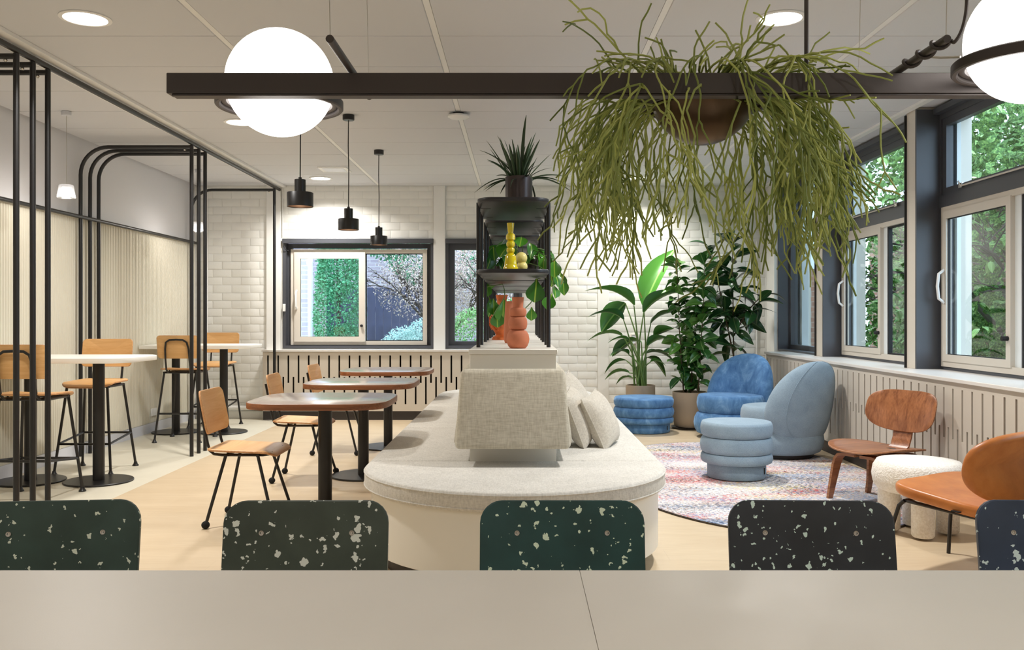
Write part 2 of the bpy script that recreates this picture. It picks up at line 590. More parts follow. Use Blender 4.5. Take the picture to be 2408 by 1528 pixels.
    def grid(s, fn, nu, nv, mi=0, wrap_u=False):
        b = len(s.v)
        cu = nu if wrap_u else nu + 1
        for j in range(nv + 1):
            for i in range(cu):
                s.v.append(tuple(fn(i / nu, j / nv)))
        for j in range(nv):
            for i in range(nu):
                i2 = (i + 1) % cu if wrap_u else i + 1
                s.f.append((b + j * cu + i, b + j * cu + i2, b + (j + 1) * cu + i2, b + (j + 1) * cu + i))
                s.mi.append(mi)
        return s

    def sphere(s, c, r, nu=16, nv=10, mi=0, sq=(1, 1, 1)):
        prof = [(0, -1)] + [(math.cos(-PI / 2 + PI * k / nv), math.sin(-PI / 2 + PI * k / nv)) for k in range(1, nv)] + [(0, 1)]
        t = MB().lathe(prof, nu)
        return s.add([(c[0] + p[0] * r * sq[0], c[1] + p[1] * r * sq[1], c[2] + p[2] * r * sq[2]) for p in t.v], t.f, mi)

    def mesh(s, name, mats, smooth=True, angle=38):
        me = bpy.data.meshes.new(name)
        me.from_pydata(s.v, [], s.f)
        if not isinstance(mats, (list, tuple)):
            mats = [mats]
        for m in mats:
            me.materials.append(MAT[m] if isinstance(m, str) else m)
        if len(mats) > 1:
            me.polygons.foreach_set('material_index', s.mi)
        if smooth:
            me.polygons.foreach_set('use_smooth', [True] * len(me.polygons))
            me.update()
            me.set_sharp_from_angle(angle=math.radians(angle))
        me.update()
        return me

    def build(s, name, mats, parent=None, smooth=True, angle=38, loc=None):
        o = bpy.data.objects.new(name, s.mesh(name, mats, smooth, angle))
        C.objects.link(o)
        if parent is not None:
            o.parent = parent
        if loc is not None:
            o.location = loc
        return o


def tag(o, label=None, cat=None, group=None, kind=None):
    if label:
        o['label'] = label
    if cat:
        o['category'] = cat
    if group:
        o['group'] = group
    if kind:
        o['kind'] = kind
    return o


def thing(name, label, cat, loc=(0, 0, 0), rz=0.0, group=None):
    o = bpy.data.objects.new(name, None)
    C.objects.link(o)
    o.empty_display_size = 0.1
    o.location = loc
    o.rotation_euler = (0, 0, rz)
    return tag(o, label, cat, group)


KIDS = {}


def copytree(o, parent=None):
    c = o.copy()
    C.objects.link(c)
    c.parent = parent
    for ch in [x for x in o.children]:
        copytree(ch, c)
    return c


def inst(name, me, parent, loc=(0, 0, 0), mat=None):
    o = bpy.data.objects.new(name, me)
    C.objects.link(o)
    o.parent = parent
    if mat is not None:
        o.matrix_local = mat
    else:
        o.location = loc
    return o


def struct(o, label=None, cat=None):
    return tag(o, label, cat, kind='structure')


def arc_pts(c, r, a0, a1, n, plane='xz'):
    o = []
    for k in range(n + 1):
        a = math.radians(a0 + (a1 - a0) * k / n)
        u, v = r * math.cos(a), r * math.sin(a)
        if plane == 'xz':
            o.append((c[0] + u, c[1], c[2] + v))
        elif plane == 'xy':
            o.append((c[0] + u, c[1] + v, c[2]))
        else:
            o.append((c[0], c[1] + u, c[2] + v))
    return o

# ================================================================== THE ROOM
XL, XP, XW, YB, ZC, Y0 = -3.85, 2.94, 3.12, 10.54, 2.76, -3.0

fl = MB().box(-2.70, 3.30, Y0, YB + 0.02, -0.05, 0.0).build('floor', 'floor', smooth=False)
struct(fl, 'pale oak plank floor of the seating area', 'floor')
fl2 = MB().box(XL - 0.1, -2.70, Y0, YB + 0.02, -0.05, 0.0005).build('floor_strip', 'lino', smooth=False)
struct(fl2, 'cream smooth floor strip along the fluted wall', 'floor')

# ---- ceiling
ce = MB().box(XL - 0.1, 3.35, Y0 - 0.1, YB + 0.2, ZC + 0.03, ZC + 0.10).build('ceiling', 'tile', smooth=False)
struct(ce, 'suspended ceiling of white rectangular tiles', 'ceiling')
cols = [XL + 0.02, -2.858, -1.658, -0.458, 0.742, 1.942, 3.142]
tile_me = {}
y = 4.91 - 13 * 0.6
while y < YB - 0.02:
    y1 = min(y + 0.6, YB)
    for a, b in zip(cols, cols[1:]):
        x0, x1 = a + 0.018, b - 0.018
        key = (round(x1 - x0, 3), round(y1 - y, 3))
        if key not in tile_me:
            wx, wy = key
            tile_me[key] = MB().rbox(-wx / 2, wx / 2, -wy / 2 + 0.003, wy / 2 - 0.003, 0.0, 0.028, 0.004, 1).mesh('ceiling_tile', 'tile')
        inst('ceiling_tile', tile_me[key], ce, ((x0 + x1) / 2, (y + y1) / 2, ZC))
    y += 0.6
for x in cols[1:-1]:
    MB().box(x - 0.0165, x + 0.0165, Y0, YB, ZC + 0.003, ZC + 0.03).build('grid_rail', 'grid', ce, smooth=False)
# flat white profile that carries the black tube rail
MB().box(-2.93, -2.76, Y0, YB, ZC - 0.022, ZC - 0.001).build('rail_profile', 'grid', ce, smooth=False)
MB().box(2.88, 2.93, Y0, YB, ZC - 0.02, ZC - 0.001).build('edge_trim', 'grid', ce, smooth=False)

# ---- wall behind the camera
wb = MB().box(XL - 0.1, 3.35, Y0 - 0.2, Y0, 0, ZC + 0.03).build('wall_front', 'smooth_white', smooth=False)
struct(wb, 'plain white wall behind the long table', 'wall')

# ---- left wall
wl = MB().box(XL - 0.2, XL, Y0, YB + 0.1, 0, ZC + 0.03).build('wall_left', 'upper_panel', smooth=False)
struct(wl, 'left wall, pale grey above and cream fluted below', 'wall')
fp = MB()
pitch = 0.034
ny = int((YB - 1.5) / pitch)
prof = []
for i in range(ny):
    yb_ = 1.5 + i * pitch
    for k in range(4):
        prof.append((yb_ + pitch * k / 4, [0.010, 0.019, 0.019, 0.010][k]))
    prof.append((yb_ + pitch * 0.80, 0.010))
vs, fs = [], []
for (yy, dx) in prof:
    vs.append((XL + dx, yy, 0.105))
    vs.append((XL + dx, yy, 2.10))
for i in range(len(prof) - 1):
    fs.append((2 * i, 2 * i + 1, 2 * i + 3, 2 * i + 2))
fp.add(vs, fs)
fp.box(XL, XL + 0.009, 1.5, 1.5 + ny * pitch, 0.10, 2.10)
fp.build('fluted_panel', 'flute', wl, angle=20)
sk = MB().box(XL, XL + 0.022, Y0, YB, 0, 0.10).build('baseboard_left', 'skirting', smooth=False)
struct(sk, 'pale grey skirting below the fluted panel', 'baseboard')

# ---- back wall with two window openings, painted bricks proud of the joints
WIN = [(-2.80, -1.01, 0.83, 2.125), (-0.87, 0.04, 0.83, 2.125)]
wk = MB()
yf = YB + 0.0042
yk = YB + 0.26
wk.box(XL - 0.2, -2.80, yf, yk, 0, ZC + .03).box(-1.01, -0.87, yf, yk, 0, ZC + .03).box(0.04, 3.4, yf, yk, 0, ZC + .03)
wk.box(-2.80, -1.01, yf, yk, 2.125, ZC + .03).box(-0.87, 0.04, yf, yk, 2.125, ZC + .03)
wk.box(-2.80, -1.01, yf, yk, 0, 0.83).box(-0.87, 0.04, yf, yk, 0, 0.83)
wbk = wk.build('wall_back', 'mortar', smooth=False)
struct(wbk, 'white painted brick wall with two garden windows', 'wall')

BW, BH, JT = 0.222, 0.093, 0.007
posts = [(-2.99, -2.82), (-1.01, -0.87), (0.935, 1.07), (2.93, 3.0)]


def cells():
    row = 0
    z = 0.005
    while z < ZC - 0.02:
        h = min(BH - JT, ZC - z)
        x = XL - (BW / 2 if row % 2 else 0.0)
        while x < 3.15:
            segs = [(max(x, XL), min(x + BW - JT, 3.15))]
            cut = [(a - 0.002, b + 0.002) for a, b in posts]
            if z + h > 0.80 and z < 2.13:
                cut += [(-2.83, -0.98), (-0.9, 0.06)]
            if z < 0.82:
                cut += [(-3.0, 0.07)]
            for ca, cb in cut:
                ns = []
                for a, b in segs:
                    if b <= ca or a >= cb:
                        ns.append((a, b))
                        continue
                    if a < ca:
                        ns.append((a, ca))
                    if b > cb:
                        ns.append((cb, b))
                segs = ns
            for a, b in segs:
                if b - a > 0.03:
                    yield row, a, b, z, h
            x += BW
        row += 1
        z += BH


brick_me = {}
sing, rest = [], []
for c in cells():
    row, a, b, z, h = c
    mx = (a + b) / 2
    vis = 1.0
    if mx < -3.35 and z < 1.0:
        vis = 0.3
    if 1.0 < mx < 2.9 and z < 2.0:
        vis = 0.2
    if mx > 2.9:
        vis = 0.1
    if -0.4 < mx < 0.5 and z < 1.9:
        vis = 0.15
    if mx > 0.4 and z > 2.2:
        vis = 0.5
    sing.append((vis * (b - a), c))
sing.sort(key=lambda t: -t[0])
rest = [c for _, c in sing[300:]]
sing = [c for _, c in sing[:300]]


def brick_mesh(wx, h):
    k = (round(wx, 2), round(h, 3))
    if k not in brick_me:
        ww, hh, ch, dp = k[0] / 2, k[1] / 2, 0.004, 0.0045
        vs = [(-ww, dp, -hh), (ww, dp, -hh), (ww, dp, hh), (-ww, dp, hh), (-ww, 0.0012, -hh), (ww, 0.0012, -hh), (ww, 0.0012, hh), (-ww, 0.0012, hh),
              (-ww + ch, 0, -hh + ch), (ww - ch, 0, -hh + ch), (ww - ch, 0, hh - ch), (-ww + ch, 0, hh - ch)]
        fs = [(8, 9, 10, 11)]
        for i in range(4):
            j = (i + 1) % 4
            fs += [(i, j, 4 + j, 4 + i), (4 + i, 4 + j, 8 + j, 8 + i)]
        brick_me[k] = (vs, fs, MB().add(vs, fs).mesh('brick', 'wall_paint', angle=60))
    return brick_me[k]


for row, a, b, z, h in sing:
    inst('brick', brick_mesh(b - a, h)[2], wbk, ((a + b) / 2, YB + RN.uniform(-0.0015, 0.001), z + h / 2))
mb = MB()
for row, a, b, z, h in rest:
    vs, fs, _ = brick_mesh(b - a, h)
    dy = RN.uniform(-0.0015, 0.001)
    mb.add([(p[0] + (a + b) / 2, p[1] + YB + dy, p[2] + z + h / 2) for p in vs], fs)
tag(mb.build('brickwork', 'wall_paint', wbk, angle=60), kind='stuff')
for i, (a, b) in enumerate(posts):
    MB().rbox(a, b, YB - (0.03 if i < 2 else 0.006), YB + 0.01, 0.0 if i > 1 else 0.82, ZC, 0.003, 1).build('post', 'smooth_white', wbk)
MB().tube([(-3.70, YB - 0.02, 0.02), (-3.70, YB - 0.02, ZC)], 0.016).build('conduit', 'smooth_white', wbk)
MB().tube([(-3.80, YB - 0.05, 0.13), (-3.02, YB - 0.05, 0.13)], 0.03, 12).build('heating_pipe', 'smooth_white', wbk)
MB().box(-3.85, -3.02, YB - 0.02, YB, 0.0, 0.09).build('skirting', 'smooth_white', wbk, smooth=False)
MB().box(0.06, 3.0, YB - 0.015, YB, 0.0, 0.09).build('skirting', 'smooth_white', wbk, smooth=False)
MB().tube([(-2.80, YB - 0.012, 2.16), (-2.80, YB - 0.012, ZC)], 0.006).build('conduit', 'smooth_white', wbk)
MB().tube([(2.82, YB - 0.012, 0.5), (2.82, YB - 0.012, 2.1)], 0.008).build('conduit', 'smooth_white', wbk)


# ---- back windows
def frame_rect(mb, x0, x1, y0, y1, z0, z1, t, tb=None):
    tb = tb or t
    mb.box(x0, x0 + t, y0, y1, z0, z1).box(x1 - t, x1, y0, y1, z0, z1)
    mb.box(x0 + t, x1 - t, y0, y1, z1 - t, z1).box(x0 + t, x1 - t, y0, y1, z0, z0 + tb)
    return mb


w1 = thing('window_1', 'wide sliding garden window in charcoal frame behind the small tables', 'window', (0, YB, 0))
tag(w1, kind='structure')
m = MB()
frame_rect(m, -2.80, -1.01, -0.01, 0.12, 0.83, 2.125, 0.035)
frame_rect(m, -2.77, -1.04, 0.08, 0.16, 0.855, 2.08, 0.055, 0.02)
m.build('frame', 'frame_dark', w1, smooth=False)
MB().rbox(-2.80, -1.01, -0.045, 0.01, 2.075, 2.13, 0.004, 1).build('blind_cassette', 'frame_dark', w1)
m = MB()
frame_rect(m, -2.72, -1.095, 0.05, 0.11, 0.872, 2.012, 0.05, 0.045)
m.build('sliding_frame', 'frame_beige', w1, smooth=False)
m = MB()
frame_rect(m, -2.675, -1.83, 0.03, 0.07, 0.91, 1.975, 0.075, 0.06)
sa = m.build('sash', 'frame_beige', w1, smooth=False)
MB().box(-2.605, -1.90, 0.047, 0.052, 0.965, 1.905).build('pane', 'glass', sa, smooth=False)
m = MB()
frame_rect(m, -2.605, -1.90, 0.04, 0.06, 0.965, 1.905, 0.006)
m.build('gasket', 'gasket', sa, smooth=False)
MB().box(-1.83, -1.14, 0.085, 0.09, 0.915, 1.965).build('pane', 'glass', w1, smooth=False)
m = MB()
frame_rect(m, -1.832, -1.14, 0.075, 0.1, 0.915, 1.965, 0.012)
m.build('gasket', 'gasket', w1, smooth=False)
MB().tube([(-2.645, 0.03, 1.30), (-2.645, -0.01, 1.33), (-2.645, -0.02, 1.41), (-2.645, -0.01, 1.49), (-2.645, 0.03, 1.52)], 0.011).build('handle', 'plastic_white', w1)
MB().tube([(-1.87, 0.03, 1.10), (-1.87, 0.0, 1.10)], 0.016, 12).build('latch', 'gasket', w1)
MB().rbox(-2.795, -2.765, -0.035, -0.01, 1.27, 1.36, 0.003, 1).build('blind_switch', 'plastic_white', w1)
MB().tube([(-2.79, -0.02, 2.13), (-2.785, -0.05, 2.06), (-2.76, -0.03, 2.0), (-2.73, -0.015, 1.99)], 0.005).build('cable', 'gasket', w1)

w2 = thing('window_2', 'narrow fixed garden window in charcoal frame behind the shelf', 'window', (0, YB, 0))
tag(w2, kind='structure')
m = MB()
frame_rect(m, -0.87, 0.04, -0.01, 0.12, 0.83, 2.125, 0.035)
frame_rect(m, -0.84, 0.01, 0.05, 0.12, 0.86, 2.08, 0.075, 0.055)
m.build('frame', 'frame_dark', w2, smooth=False)
MB().rbox(-0.87, 0.04, -0.045, 0.01, 2.075, 2.13, 0.004, 1).build('blind_cassette', 'frame_dark', w2)
MB().box(-0.77, -0.06, 0.085, 0.09, 0.91, 2.01).build('pane', 'glass', w2, smooth=False)


# ---- slotted radiator covers
def slotted(mb, L, z0, z1, th, slots, pitch, off, sw=0.020):
    """board in the local xz plane (front at y=0) with staggered vertical slots cut through"""
    cutters = []
    n = int((L - 2 * off) / pitch)
    for i in range(n + 1):
        cutters.append((off + i * pitch, slots[0]))
        if i < n:
            cutters.append((off + (i + 0.5) * pitch, slots[1]))
    x = 0.0
    for cx, (a, b) in cutters:
        mb.box(x, cx - sw / 2, 0, th, z0, z1)
        mb.box(cx - sw / 2, cx + sw / 2, 0, th, z0, a)
        mb.box(cx - sw / 2, cx + sw / 2, 0, th, b, z1)
        x = cx + sw / 2
    mb.box(x, L, 0, th, z0, z1)


def cover(label, L, loc, rz, depth, endcap):
    t = thing('radiator_cover', label, 'radiator cover', loc, rz)
    m = MB()
    slotted(m, L, 0.105, 0.795, 0.010, ((0.435, 0.755), (0.185, 0.505)), 0.119, 0.06)
    m.build('slotted_panel', 'cover', t, smooth=False)
    MB().box(0.0, L, 0.06, 0.065, 0.02, 0.79).build('shade_sheet', 'void', t, smooth=False)  # dark sheet added behind the slots as painted interior shade
    MB().box(0.0, 0.018, 0.018, depth, 0.0, 0.795).build('end_panel', 'cover', t, smooth=False)
    MB().box(L - 0.018, L, 0.018, depth, 0.0, 0.795).build('end_panel', 'cover', t, smooth=False)
    MB().rbox(0.0, L, 0.012, 0.03, 0.0, 0.104, 0.001, 1).build('plinth', 'plinth', t)
    MB().rbox(-0.012, L + 0.012, -0.02, depth, 0.797, 0.822, 0.003, 1).build('sill_board', 'sill', t)
    return t


cover('slotted beige radiator cover below the garden windows', 3.06, (-2.99, 10.37, 0), 0.0, 0.165, True)
cover('long slotted beige radiator cover below the right window row', 7.1, (2.735, 9.82, 0), -PI / 2, 0.38, True)

# ---- right wall
wr = MB()
wr.box(XW + 0.02, 3.36, Y0, YB + 0.1, 0, 0.80)
wr.box(XW, 3.36, Y0, YB + 0.1, 2.70, ZC + 0.03)
bays = [(8.78, 10.22), (6.735, 8.60), (4.72, 6.585), (2.70, 4.565)]
wr.box(XP, 3.36, 10.22, YB + 0.02, 0, ZC + 0.03)
wr.box(XP, 3.36, Y0, 2.70, 0, ZC + 0.03)
wro = wr.build('wall_right', 'wall_paint', smooth=False)
struct(wro, 'right wall, low below the row of windows', 'wall')
for a, b in ((8.60, 8.78), (6.585, 6.735), (4.565, 4.72)):
    MB().rbox(XP, 3.36, a, b, 0.822, ZC, 0.003, 1).build('pier', 'frame_beige', wro)


def side_window(n, label, ya, yb):
    """top-hung light over a sliding light; local x runs from the far end (0) towards the camera, local y out of the room"""
    L = yb - ya
    t = thing('window_%d' % n, label, 'window', (XW, yb, 0), -PI / 2)
    tag(t, kind='structure')
    f = MB()
    f.box(0.0, 0.02, -0.18, 0.0, 0.822, ZC - 0.02).box(L - 0.02, L, -0.18, 0.0, 0.822, ZC - 0.02)
    f.build('reveal_board', 'frame_dark', t, smooth=False)
    f = MB()
    f.box(0.0, L, -0.01, 0.08, 2.66, ZC).box(0, L, -0.06, 0.0, 2.70, ZC - 0.02).box(0, L, -0.015, 0.08, 2.01, 2.10).box(0, L, -0.005, 0.08, 0.80, 0.845)
    f.box(0.02, 0.05, -0.01, 0.08, 0.845, 2.66).box(L - 0.05, L - 0.02, -0.01, 0.08, 0.845, 2.66)
    f.build('frame', 'frame_dark', t, smooth=False)
    MB().box(L - 0.006, L + 0.008, -0.195, -0.17, 0.822, ZC - 0.03).build('edge_strip', 'gasket', t, smooth=False)
    s = MB()
    frame_rect(s, 0.05, L - 0.05, 0.0, 0.05, 2.10, 2.66, 0.055, 0.05)
    so = s.build('top_sash', 'frame_dark', t, smooth=False)
    MB().box(0.10, L - 0.10, 0.025, 0.03, 2.15, 2.61).build('pane', 'glass', so, smooth=False)
    for x in (0.32, L - 0.6):
        h = MB()
        h.box(x, x + 0.05, -0.02, 0.0, 2.115, 2.15).tube([(x + 0.02, -0.02, 2.14), (x + 0.03, -0.035, 2.16)], 0.006)
        h.build('stay_fitting', 'steel', so)
    MB().tube([(0.35, -0.018, 2.128), (L - 0.6, -0.018, 2.128)], 0.006).build('stay_rod', 'frame_beige', so)
    s = MB()
    frame_rect(s, 0.05, L - 0.05, -0.012, 0.045, 0.845, 2.01, 0.04, 0.045)
    s.build('sliding_frame', 'frame_beige', t, smooth=False)
    mid = 0.05 + (L - 0.1) * 0.53
    s = MB()
    frame_rect(s, 0.085, mid, -0.02, 0.02, 0.885, 1.975, 0.055, 0.05)
    so = s.build('sash', 'frame_beige', t, smooth=False)
    MB().box(0.135, mid - 0.05, 0.0, 0.004, 0.93, 1.925).build('pane', 'glass', so, smooth=False)
    s = MB()
    frame_rect(s, 0.138, mid - 0.053, -0.006, 0.012, 0.933, 1.922, 0.007)
    s.build('gasket', 'gasket', so, smooth=False)
    MB().tube([(0.115, -0.02, 1.31), (0.115, -0.06, 1.34), (0.115, -0.07, 1.43), (0.115, -0.06, 1.52), (0.115, -0.02, 1.55)], 0.011, 10).build('handle', 'plastic_white', so)
    MB().tube([(mid - 0.03, -0.02, 1.07), (mid - 0.03, -0.06, 1.07)], 0.016, 10).build('latch', 'gasket', so)
    s = MB()
    s.box(mid, mid + 0.07, 0.01, 0.05, 0.885, 1.975)
    s.build('fixed_stile', 'frame_white', t, smooth=False)
    MB().box(mid + 0.085, L - 0.11, 0.03, 0.034, 0.90, 1.96).build('pane', 'glass', t, smooth=False)
    s = MB()
    frame_rect(s, mid + 0.07, L - 0.09, 0.015, 0.05, 0.885, 1.975, 0.018)
    s.build('gasket', 'gasket', t, smooth=False)
    o = MB()
    o.box(0.02, 0.08, 0.09, 0.12, 0.70, 2.75)
    o.build('outer_jamb', 'frame_white', t, smooth=False)
    return t


side_window(4, 'middle right-hand window with white handle, beside the armchairs', *bays[1])
side_window(5, 'nearest right-hand window with white handle, beside the leather chair', *bays[2])
side_window(6, 'right-hand window out of view beside the long table', *bays[3])
ya, yb = bays[0]
w3 = thing('window_3', 'farthest right-hand window with one tall pane by the back corner', 'window', (XW, yb, 0), -PI / 2)
tag(w3, kind='structure')
f = MB()
frame_rect(f, 0.0, yb - ya, -0.14, 0.0, 0.82, ZC - 0.02, 0.02)
frame_rect(f, 0.0, yb - ya, -0.01, 0.07, 0.82, ZC - 0.02, 0.07)
f.build('frame', 'frame_dark', w3, smooth=False)
MB().box(0.06, yb - ya - 0.06, 0.03, 0.034, 0.88, ZC - 0.08).build('pane', 'glass', w3, smooth=False)
MB().box(0.0, 0.12, 0.10, 0.18, 0.7, ZC).build('outer_jamb', 'frame_white', w3, smooth=False)
MB().box(yb - ya - 0.006, yb - ya + 0.008, -0.195, -0.17, 0.822, ZC - 0.03).build('edge_strip', 'gasket', w3, smooth=False)


# ---- ceiling fittings
def downlight(x, y, label):
    t = thing('ceiling_downlight', label, 'ceiling light', (x, y, ZC), 0, 'recessed round downlights')
    MB().lathe([(0.128, -0.001), (0.128, -0.006), (0.108, -0.008), (0.104, -0.002), (0.128, -0.001)], 40).build('rim', 'grid', t)
    MB().lathe([(0.0, -0.004), (0.1045, -0.004)], 40).build('diffuser', 'down', t)
    ld = bpy.data.lights.new('downlight_lamp', 'AREA')
    ld.shape = 'DISK'
    ld.size = 0.2
    ld.energy = LAMP_W
    ld.color = (1.0, 0.97, 0.925)
    ld.spread = math.radians(142)
    lo = bpy.data.objects.new('lamp', ld)
    C.objects.link(lo)
    lo.parent = t
    lo.location = (0, 0, -0.012)


downlight(-2.25, 4.61, 'bright round downlight above the bar stools, nearest on the left')
downlight(1.36, 4.61, 'bright round downlight right of the hanging plant')
downlight(-2.22, 7.08, 'round downlight half hidden behind the glowing left globe')
downlight(-2.22, 9.95, 'far round downlight beside the ceiling vent')
downlight(1.33, 7.08, 'round downlight hidden behind the hanging plant bowl')
downlight(1.31, 9.90, 'far round downlight seen through the trailing plant')
downlight(-2.22, -0.45, 'added fill downlight out of view behind the camera, left')  # unseen lamp added to brighten the dark foreground chairs
downlight(1.33, -0.45, 'added fill downlight out of view behind the camera, right')  # second unseen lamp, added for the same front fill

t = thing('ceiling_vent', 'small square ceiling vent beside the far downlight', 'vent', (-1.94, 9.35, ZC))
MB().rbox(-0.15, 0.15, -0.15, 0.15, -0.008, 0.0, 0.002, 1).build('plate', 'grid', t)
MB().box(-0.11, 0.11, -0.11, 0.11, -0.010, -0.007).build('grille', 'skirting', t, smooth=False)
t = thing('emergency_light', 'oval emergency light fitting on the ceiling grid', 'ceiling light', (-0.46, 6.77, ZC))
MB().lathe([(0.0, -0.02), (0.045, -0.02), (0.045, 0.0)], 24).build('mount', 'black', t)
MB().lathe([(0.0, -0.045), (0.06, -0.042), (0.082, -0.03), (0.08, -0.018), (0.0, -0.016)], 32).build('lens', 'plastic_white', t)
for (px, py, d, lab, wall) in ((1489, 797, YB, 'double wall socket on white brick behind the big-leaved plant', 'b'),):
    t = thing('wall_socket', lab, 'socket', (at(px, py, d).x, YB - 0.006, at(px, py, d).z))
    MB().rbox(-0.035, 0.035, -0.02, 0.0, -0.06, 0.06, 0.004, 1).build('plate', 'frame_beige', t)
    for z in (-0.03, 0.03):
        MB().lathe([(0.0, 0.0), (0.02, 0.0), (0.022, 0.004)], 16).build('outlet', 'skirting', t).matrix_local = Matrix.Translation((0, -0.021, z)) @ Matrix.Rotation(PI / 2, 4, 'X')
t = thing('wall_socket', 'double wall socket low on the fluted panel', 'socket', (XL + 0.02, 9.3, 0.21), PI / 2)
for k in (-1, 1):
    MB().rbox(-0.035 + 0.037 * k, 0.035 + 0.037 * k, -0.012, 0.0, -0.04, 0.04, 0.004, 1).build('plate', 'plastic_white', t)

# ================================================================== TUBE PARTITION (left)
XF, XB, ZT, RT = -2.83, -3.79, 2.675, 0.0165
tp = thing('tube_partition', 'black steel tube frames with rounded corners around the bar tables', 'partition', (0, 0, 0))
MB().tube([(XF, 2.6, ZT + 0.035), (XF, 10.50, ZT + 0.035)], 0.018, 10).build('top_rail', 'black', tp)
MB().tube([(XB + 0.01, 2.6, 2.07), (XB + 0.01, 10.50, 2.07)], 0.0165, 10).build('wall_rail', 'black', tp)
for yy in (5.00, 5.17, 5.335, 7.68, 7.85, 8.01, 10.28):
    pts = [(XF, yy, 0.0), (XF, yy, ZT), (XF - 0.001, yy, ZT + 0.001)]
    m = MB()
    m.tube([(XF, yy, 0.0), (XF, yy, ZT + 0.0165)], RT, 10)
    m.build('front_tube', 'black', tp)
    r = 0.24
    m = MB()
    m.tube([(XF, yy, ZT)] + arc_pts((XB + r, yy, ZT - r), r, 90, 180, 10) + [(XB, yy, 0.0)], RT, 10)
    m.build('arched_tube', 'black', tp)
    MB().lathe([(0.006, -0.02), (0.012, -0.012), (0.006, 0.0)], 8, XF - 0.06, yy).build('fixing_clip', 'steel', tp, loc=(0, 0, ZT - 0.012))


# ================================================================== BAR TABLES AND STOOLS
def disc(mb, r, z0, z1, cx=0.0, cy=0.0, e=0.004, seg=40):
    mb.lathe([(0, z0), (r - e, z0), (r, z0 + e), (r, z1 - e), (r - e, z1), (0, z1)], seg, cx, cy)
    return mb


def bar_table(y, label):
    t = thing('bar_table', label, 'bar table', (-3.28, y, 0), 0, 'white bar tables against the fluted wall')
    o = []
    x0, x1, hw, r = -0.54, 0.54, 0.34, 0.16
    o = [(x0, -hw)]
    for (sx, sy, a0) in ((1, -1, 270), (1, 1, 0)):
        for k in range(9):
            a = math.radians(a0 + 90 * k / 8)
            o.append((x1 - r * 1.0 + r * math.cos(a), sy * (hw - r) + r * math.sin(a)))
    o.append((x0, hw))
    MB().slab(o, 0.882, 0.918, 0.003, 2).build('table_top', 'white_lam', t)
    for x in (-0.30, 0.20):
        m = MB()
        m.tube([(x, 0, 0.012), (x, 0, 0.875)], 0.041, 24)
        p = m.build('post', 'black', t)
        MB().box(x - 0.1, x + 0.1, -0.1, 0.1, 0.872, 0.881).build('mounting_plate', 'black', p, smooth=False)
        disc(MB(), 0.24, 0.0015, 0.014, x, 0).build('base', 'black', t)
    return t


bar_table(6.51, 'white bar table on two black posts, nearer the camera')
bar_table(9.27, 'white bar table on two black posts, by the back wall')


def seat_sheet(mb, w_, d_, z, r, th=0.012, drop=0.028, rise=0.02):
    o = rrect(w_, d_, r, 6)

    def df(x, y, zz):
        k = max(0.0, (y - d_ * 0.18) / (d_ * 0.32))
        kb = max(0.0, (-y - d_ * 0.2) / (d_ * 0.3))
        return (x, y, z + zz - drop * k * k + rise * kb * kb - 0.008 * (1 - (2 * x / w_) ** 2))
    return mb.panel(o, th, df)


def back_sheet(mb, w_, h_, zc, y0, tilt, r, th=0.012, bend=0.022):
    o = rrect(w_, h_, r, 6)

    def df(x, v, t_):
        yy = t_ + bend * (2 * x / w_) ** 2
        return (x, y0 - v * math.sin(tilt) + yy * math.cos(tilt), zc + v * math.cos(tilt) + yy * math.sin(tilt))
    return mb.panel(o, th, df)


